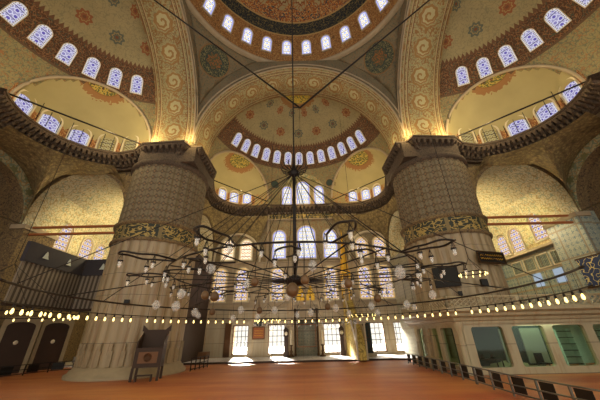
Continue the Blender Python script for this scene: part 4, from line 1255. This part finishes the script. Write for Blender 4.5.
# ------------------------------------------------------------------ great chandelier
CX, CY = -.25, 0.
t = thing('chandelier', 'vast iron ring chandelier with scroll arms, glass lamps, eggs and a lit hoop', 'chandelier', (CX, CY, 3.7))
Zc = 3.7
def L(p): return (p[0], p[1], p[2]-Zc)
mb().tube([(0, 0, .4), (0, 0, 38.9)], .035, 8).obj('central_cable', 'iron', t)
mb().tube([(0, 0, .4), (0, 0, 5.2)], .075, 10).obj('pole', 'iron', t)
b = mb(); b.lathe([(.02, 5.0), (.12, 5.1), (.2, 5.22), (.22, 5.32), (.14, 5.42), (.1, 5.6), (.04, 5.8)], n=16)
for k in range(16):
    a = 2*PI*k/16; b.tube([(.2*cos(a), .2*sin(a), 5.3), (.55*cos(a), .55*sin(a), 5.42), (.62*cos(a), .62*sin(a), 5.62)], .025, 5)
b.obj('crown', 'iron', t)
b = mb(); b.lathe([(.02, .25), (.3, .3), (.42, .42), (.42, .52), (.2, .62), (.06, .7)], n=20); b.obj('hub', 'iron', t)
ZR = .58
for k in range(24):
    a = 2*PI*k/24+.05
    mb().tube([(.3*cos(a), .3*sin(a), .46), (4.45*cos(a), 4.45*sin(a), ZR)] if (k % 3 or sin(a) < -.4) else [(.3*cos(a), .3*sin(a), .46), (4.45*cos(a), 4.45*sin(a), ZR), (8.2*cos(a), 8.2*sin(a), .06)], .02, 6).obj('spoke', 'iron', t)
for k in range(12):
    a = 2*PI*k/12+.13
    mb().tube([(.12*cos(a), .12*sin(a), 5.15), (4.45*cos(a), 4.45*sin(a), ZR)], .014, 5, caps=False).obj('stay_rod', 'iron', t)
for k in range(12):
    a = 2*PI*k/12+.35
    if sin(a) < -.35: continue
    mb().tube([(.12*cos(a), .12*sin(a), 5.2), (8.2*cos(a), 8.2*sin(a), .08)], .016, 5, caps=False).obj('stay_rod', 'iron', t)
def horse(r, z, n=120): return [(r*cos(R(-26+232*i/n)), r*sin(R(-26+232*i/n)), z) for i in range(n+1)]   # open towards the back of the hall
def circ(r, z, n=128): return [(r*cos(2*PI*i/n), r*sin(2*PI*i/n), z) for i in range(n)]
mb().tube(horse(8.2, .04), .035, 8).obj('upper_hoop', 'iron', t)
mb().tube(horse(8.2, -.42), .02, 6).obj('lower_hoop', 'iron', t)
mb().tube(circ(2.2, .5), .02, 6, closed=True).obj('inner_ring', 'iron', t)
# scroll ring: arcs with a crossing outward loop every 30 degrees
lamps = []
rr = 4.45
for k in range(12):
    mid = R(-78+30*k); a0 = mid-R(15); a1 = mid+R(15); pts = []
    cm = Vector((cos(mid), sin(mid), 0)); tm = Vector((-sin(mid), cos(mid), 0))
    for i in range(8):
        a = a0+(mid-a0+.015)*i/7; pts.append((rr*cos(a), rr*sin(a), ZR))
    for i in range(1, 20):
        th = R(-130)+R(-280)*i/20+R(0)
        q = cm*(rr+.78+.6*cos(R(130)-R(260)*i/20))+tm*(.25*sin(R(130)-R(260)*i/20))
        pts.append((q.x, q.y, ZR+.02*sin(i)))
    for i in range(8):
        a = mid-.015+(a1-mid+.015)*i/7; pts.append((rr*cos(a), rr*sin(a), ZR))
    mb().tube(pts, .027, 7).obj('scroll_arc', 'iron', t)
    for s_, e_ in ((-.3, .62), (.3, .62), (0, 1.3), (-.75, 0), (.75, 0)):
        q = cm*(rr+e_)+tm*s_; lamps.append((q.x, q.y, ZR))
for k in range(12):
    a0 = R(-63+30*k); c_ = Vector((cos(a0), sin(a0), 0)); tt = Vector((-sin(a0), cos(a0), 0)); pts = []
    sgn = 1 if k % 2 else -1
    for i in range(17):
        u_ = i/16; th = R(250)*u_
        q = c_*(3.1+1.0*min(1, u_*1.6)+.22*(1-cos(th)))+tt*sgn*(.35*sin(th)+.2*u_)
        pts.append((q.x, q.y, ZR-.2*u_))
    mb().tube(pts, .024, 6).obj('scroll_bracket', 'iron', t)
    lamps.append(pts[-1]); lamps.append(pts[9])
for k in range(10):
    a = 2*PI*k/10+.2; lamps.append((2.2*cos(a), 2.2*sin(a), .5))
def cup_mesh(r, h):
    b = mb(); b.lathe([(.005, -h), (r*.35, -h*.93), (r*.8, -h*.6), (r*.62, -h*.3), (r, 0), (r*.93, 0), (r*.55, -h*.3), (r*.7, -h*.58), (r*.3, -h*.88)], n=12)
    return b.mesh('lamp_glass', ['lamp_glass'])
def holder_mesh(r, h):
    b = mb(); b.lathe([(r*1.02, -.02), (r*1.06, 0), (r*1.02, .02)], n=12)
    for q in range(3):
        a = 2*PI*q/3; b.tube([(r*cos(a), r*sin(a), 0), (0, 0, h)], .008, 4, caps=False)
    return b.mesh('lamp_holder', ['iron'])
cm1, hm1 = cup_mesh(.062, .17), holder_mesh(.062, .2)
lamps = [p for p in lamps if (p[1] > -5.9)][:98]
for p in lamps:
    o = bpy.data.objects.new('glass_lamp', cm1); C.objects.link(o); o.parent = t; o.location = (p[0], p[1], p[2]-.2)
    h = bpy.data.objects.new('lamp_holder', hm1); C.objects.link(h); h.parent = o
# hanging clear globes and ostrich eggs
gm = mb(); gm.lathe([(.09, .12), (.16, .07), (.2, -.05), (.17, -.18), (.08, -.27), (.001, -.29)], n=16)
gm.lathe([(.1, .12), (.13, .16), (.1, .14)], n=16); gmesh = gm.mesh('glass_globe', ['lamp_glass'])
for v_ in gmesh.vertices: v_.co = v_.co*.8
em = mb(); em.lathe([(.001, .19), (.06, .17), (.12, .09), (.14, 0), (.125, -.09), (.07, -.15), (.001, -.17)], n=18); emesh = em.mesh('egg', ['egg_shell'])
for v_ in emesh.vertices: v_.co = Vector((v_.co.x*.95, v_.co.y*.95, v_.co.z*.82))
def hang(mesh, nm, p, top, sc=1.):
    o = bpy.data.objects.new(nm, mesh); C.objects.link(o); o.parent = t; o.location = p; o.scale = (sc,)*3
    c = mb(); c.tube([(0, 0, .12), (0, 0, (top-p[2])/sc)], .008/sc, 4, caps=False); c.obj('cord', 'iron', o)
for (x, y, z, s_) in ((-2.6, -2., 4.3, .95), (.6, -2, 4.3, .95), (3.3, -2, 4.05, 1.1), (-3.4, -2, 3.55, .8), (-3.5, -2, 3.2, .8), (3.1, -1.4, 3.75, .8), (-1.6, -1.2, 3.9, .7), (1.7, -.9, 3.9, .7),
                      (-.9, 1.5, 3.3, .8), (.6, 1.8, 3.2, .8), (1.6, 1.2, 3.3, .8), (-2.2, 1.0, 3.3, .8), (2.9, .6, 3.3, .8), (-3.8, .4, 3.2, .8), (4.2, .4, 3.3, .8), (-1.7, 2.2, 3.1, .8), (2.3, 2.4, 3.15, .8), (-2.9, 2.7, 3.1, .8), (3.7, 2.9, 3.2, .8),
                      (-4.6, -1., 3.35, .8), (4.7, -.8, 3.5, .8), (-4.3, 2.2, 3.2, .7), (5.0, 1.8, 3.3, .7), (0, 3.2, 3.2, .8), (-.2, -1.8, 3.4, .6)):
    hang(gmesh, 'glass_globe', (x, y, z-Zc), ZR if z-Zc < ZR-.15 else ZR+.5, s_)
for (x, y, z, s_) in ((0, -3.2, 3.38, 1.25), (.32, -4.4, 3.42, .75), (-.8, -4.3, 3.42, .7), (-2.35, -2.1, 3.4, 1.), (1.35, -3.9, 3.4, .75), (-2.4, -2.8, 3.35, .8), (2.6, -1.6, 3.3, .9), (-1.4, .6, 3.2, .9), (1.2, .3, 3.25, .9), (-3.3, .9, 3.2, .9)):
    hang(emesh, 'ostrich_egg', (x, y, z-Zc), ZR, s_)
# flame bulbs round the hoop
bm_ = mb(); bm_.lathe([(.001, -.10), (.035, -.07), (.04, -.02), (.028, .03), (.001, .085)], n=8); bmesh_ = bm_.mesh('bulb', ['bulb_glow'])
sk = mb(); sk.lathe([(.03, .06), (.035, .09), (.03, .16), (.008, .18)], n=8); sk.tube([(0, 0, .16), (0, 0, .62)], .007, 4, caps=False); smesh = sk.mesh('bulb_socket', ['iron'])
nb = 0
for i in range(120):
    a = 2*PI*i/120
    x, y = 8.2*cos(a), 8.2*sin(a)
    if y < -3.5 or nb >= 98: continue
    if i % 15 == 7: continue
    nb += 1
    o = bpy.data.objects.new('bulb', bmesh_); C.objects.link(o); o.parent = t; o.location = (x, y, -.6)
    s_ = bpy.data.objects.new('bulb_socket', smesh); C.objects.link(s_); s_.parent = o

# smaller ring chandeliers
def ring_lamp(x, y, z, r, n, lab, top, glass=False, bs=1.):
    t = thing('ring_chandelier', lab, 'chandelier', (x, y, z))
    mb().tube([(r*cos(2*PI*i/64), r*sin(2*PI*i/64), 0) for i in range(64)], .03, 6, closed=True).obj('ring', 'iron', t)
    for k in range(4):
        a = PI*k/2+.3; mb().tube([(r*cos(a), r*sin(a), 0), (0, 0, min(r*1.2, 3.))], .014, 5, caps=False).obj('stay_rod', 'iron', t)
    mb().tube([(0, 0, min(r*1.2, 3.)), (0, 0, top-z)], .02, 5, caps=False).obj('cable', 'iron', t)
    for i in range(n):
        a = 2*PI*i/n
        o = bpy.data.objects.new('lamp_glass' if glass else 'bulb', cm1 if glass else bmesh_); C.objects.link(o); o.parent = t
        o.location = (r*cos(a), r*sin(a), -.08); o.scale = (bs,)*3
ring_lamp(-18.4, 6.6, 3.75, 4.0, 30, 'lit ring chandelier in the left side bay beyond the great hoop', 18.0, False, 1.25)
ring_lamp(.2, 16.5, 3.3, 4.6, 44, 'wide ring of little glass lamps hanging before the prayer niche', 30.0, True, 1.1)
ring_lamp(-3.6, 19.6, 3.75, 1.3, 18, 'small lit ring chandelier hanging left of the prayer niche', 29.0, False, 1.0)
ring_lamp(5.6, 17.0, 3.9, 1.2, 14, 'small lit ring chandelier near the short side of the kiosk', 30.0, False, 1.0)
ring_lamp(10.5, 6.4, 5.5, .75, 12, 'small lit ring chandelier in front of the right pier above the kiosk', 17.0, False, .9)

# cables and rods
def cable(pts, r, lab, name='cable'):
    return tag(mb().tube(pts, r, 6).obj(name, 'iron'), lab, 'cable')
cable([(-.25, 0, 13.05), (.1, 0, 13.0), (-10.0, 0, 23.6), (-16.0, 0, 30.05)], .05, 'thick dark stay cable running from the centre cable up to the left')
cable([(.1, 0, 13.0), (9.2, 0, 22.7), (15.9, 0, 29.7)], .05, 'thick dark stay cable running from the centre cable up to the right')
cable([(-23.4, 2.6, 19.15), (-14.6, 10.6, 19.0)], .07, 'dark rod spanning the big left niche above the cornice', 'tie_rod')
cable([(23.6, 2.6, 19.15), (14.6, 10.6, 19.0)], .07, 'dark rod spanning the big right niche above the cornice', 'tie_rod')
cable([(-10.6, 17.4, 19.3), (-4.4, 23.6, 19.15)], .06, 'dark rod spanning the left front niche above the cornice', 'tie_rod')
cable([(10.6, 17.4, 19.3), (4.4, 23.6, 19.15)], .06, 'dark rod spanning the right front niche above the cornice', 'tie_rod')
for k in range(9):
    a = R(92+11*k)
    for sx in (-1, 1):
        cable([(sx*(17.6-4.6*cos(a)*-1*1) if False else sx*-(-17.3+4.4*cos(a)), 6.2+4.4*sin(a), 18.72), (sx*-(-17.3+4.4*cos(a)), 6.2+4.4*sin(a), 20.0+.25*(k % 3))], .03,
              'thin upright lamp rod, %s from the pier on the %s niche cornice' % (ORD[k], 'left' if sx < 0 else 'right'), 'lamp_rod')

# ------------------------------------------------------------------ camera, sky, lamps
cam = bpy.data.cameras.new('camera'); co_ = bpy.data.objects.new('camera', cam); C.objects.link(co_)
cam.sensor_width = 36; cam.lens = 36*269/600; cam.clip_start = .05; cam.clip_end = 300
co_.matrix_world = Matrix.Translation((0, -10.5, 2.35)) @ Matrix.Rotation(R(90+26.5), 4, 'X') @ Matrix.Rotation(R(-1.3), 4, 'Z')
bpy.context.scene.camera = co_
w = bpy.data.worlds.new('sky'); bpy.context.scene.world = w; w.use_nodes = True
bg = w.node_tree.nodes['Background']; bg.inputs[0].default_value = srgb('#f6f0e2'); bg.inputs[1].default_value = 1.35
vs_ = bpy.context.scene.view_settings; vs_.view_transform = 'Standard'; vs_.look = 'None'; vs_.exposure = .1; vs_.gamma = 1; vs_.use_curve_mapping = False
def lamp(kind, name, loc, e, col, size=.3, rot=None):
    l = bpy.data.lights.new(name, kind); l.energy = e; l.color = srgb(col)[:3]
    if kind == 'SUN': l.angle = R(9)
    elif kind == 'AREA': l.size = size
    else: l.shadow_soft_size = size
    o = bpy.data.objects.new(name, l); C.objects.link(o); o.location = loc
    if rot: o.rotation_euler = rot
    return o
lamp('SUN', 'sun', (0, 40, 30), 90, '#fff6ea', rot=(R(-66), 0, R(14)))
# floodlights standing on the cornice, lamps of the chandelier and of the corner bays
for sx in (-1, 1):
    lamp('POINT', 'niche_floodlight', (sx*16.4, 8.2, 19.5), 520, '#ffe4a8', .35)
    lamp('POINT', 'niche_floodlight', (sx*20.0, 2.0, 19.8), 300, '#ffe4a8', .35)
    lamp('POINT', 'niche_floodlight', (sx*7.6, 20.4, 19.3), 420, '#ffe0a0', .35)
    lamp('POINT', 'pier_floodlight', (sx*10.1, 9.5, 19.4), 300, '#ffdf98', .3)
    lamp('POINT', 'bay_lamp', (sx*20.5, 19.5, 12.5), 1500, '#ffe8b4', .5)
for sx in (-1, 1):
    lamp('POINT', 'pier_floodlight', (sx*9.6, 13.5, 19.3), 260, '#ffdf98', .3)
    lamp('POINT', 'pier_floodlight', (sx*14.6, 9.8, 19.3), 260, '#ffdf98', .3)
lamp('POINT', 'cornice_lamp', (.4, 22.6, 19.2), 260, '#ffe0a0', .35)
for k in range(8):
    a = 2*PI*k/8+.3
    lamp('POINT', 'hoop_lamp', (6.5*cos(a)-.25, 6.5*sin(a), 3.4), 60, '#ffcf8a', .4)

lamp('AREA', 'kiosk_fill_light', (14.6, 8.9, 2.58), 45, '#e0ffd8', 2.6)  # fill added at the tube to brighten the kiosk interior
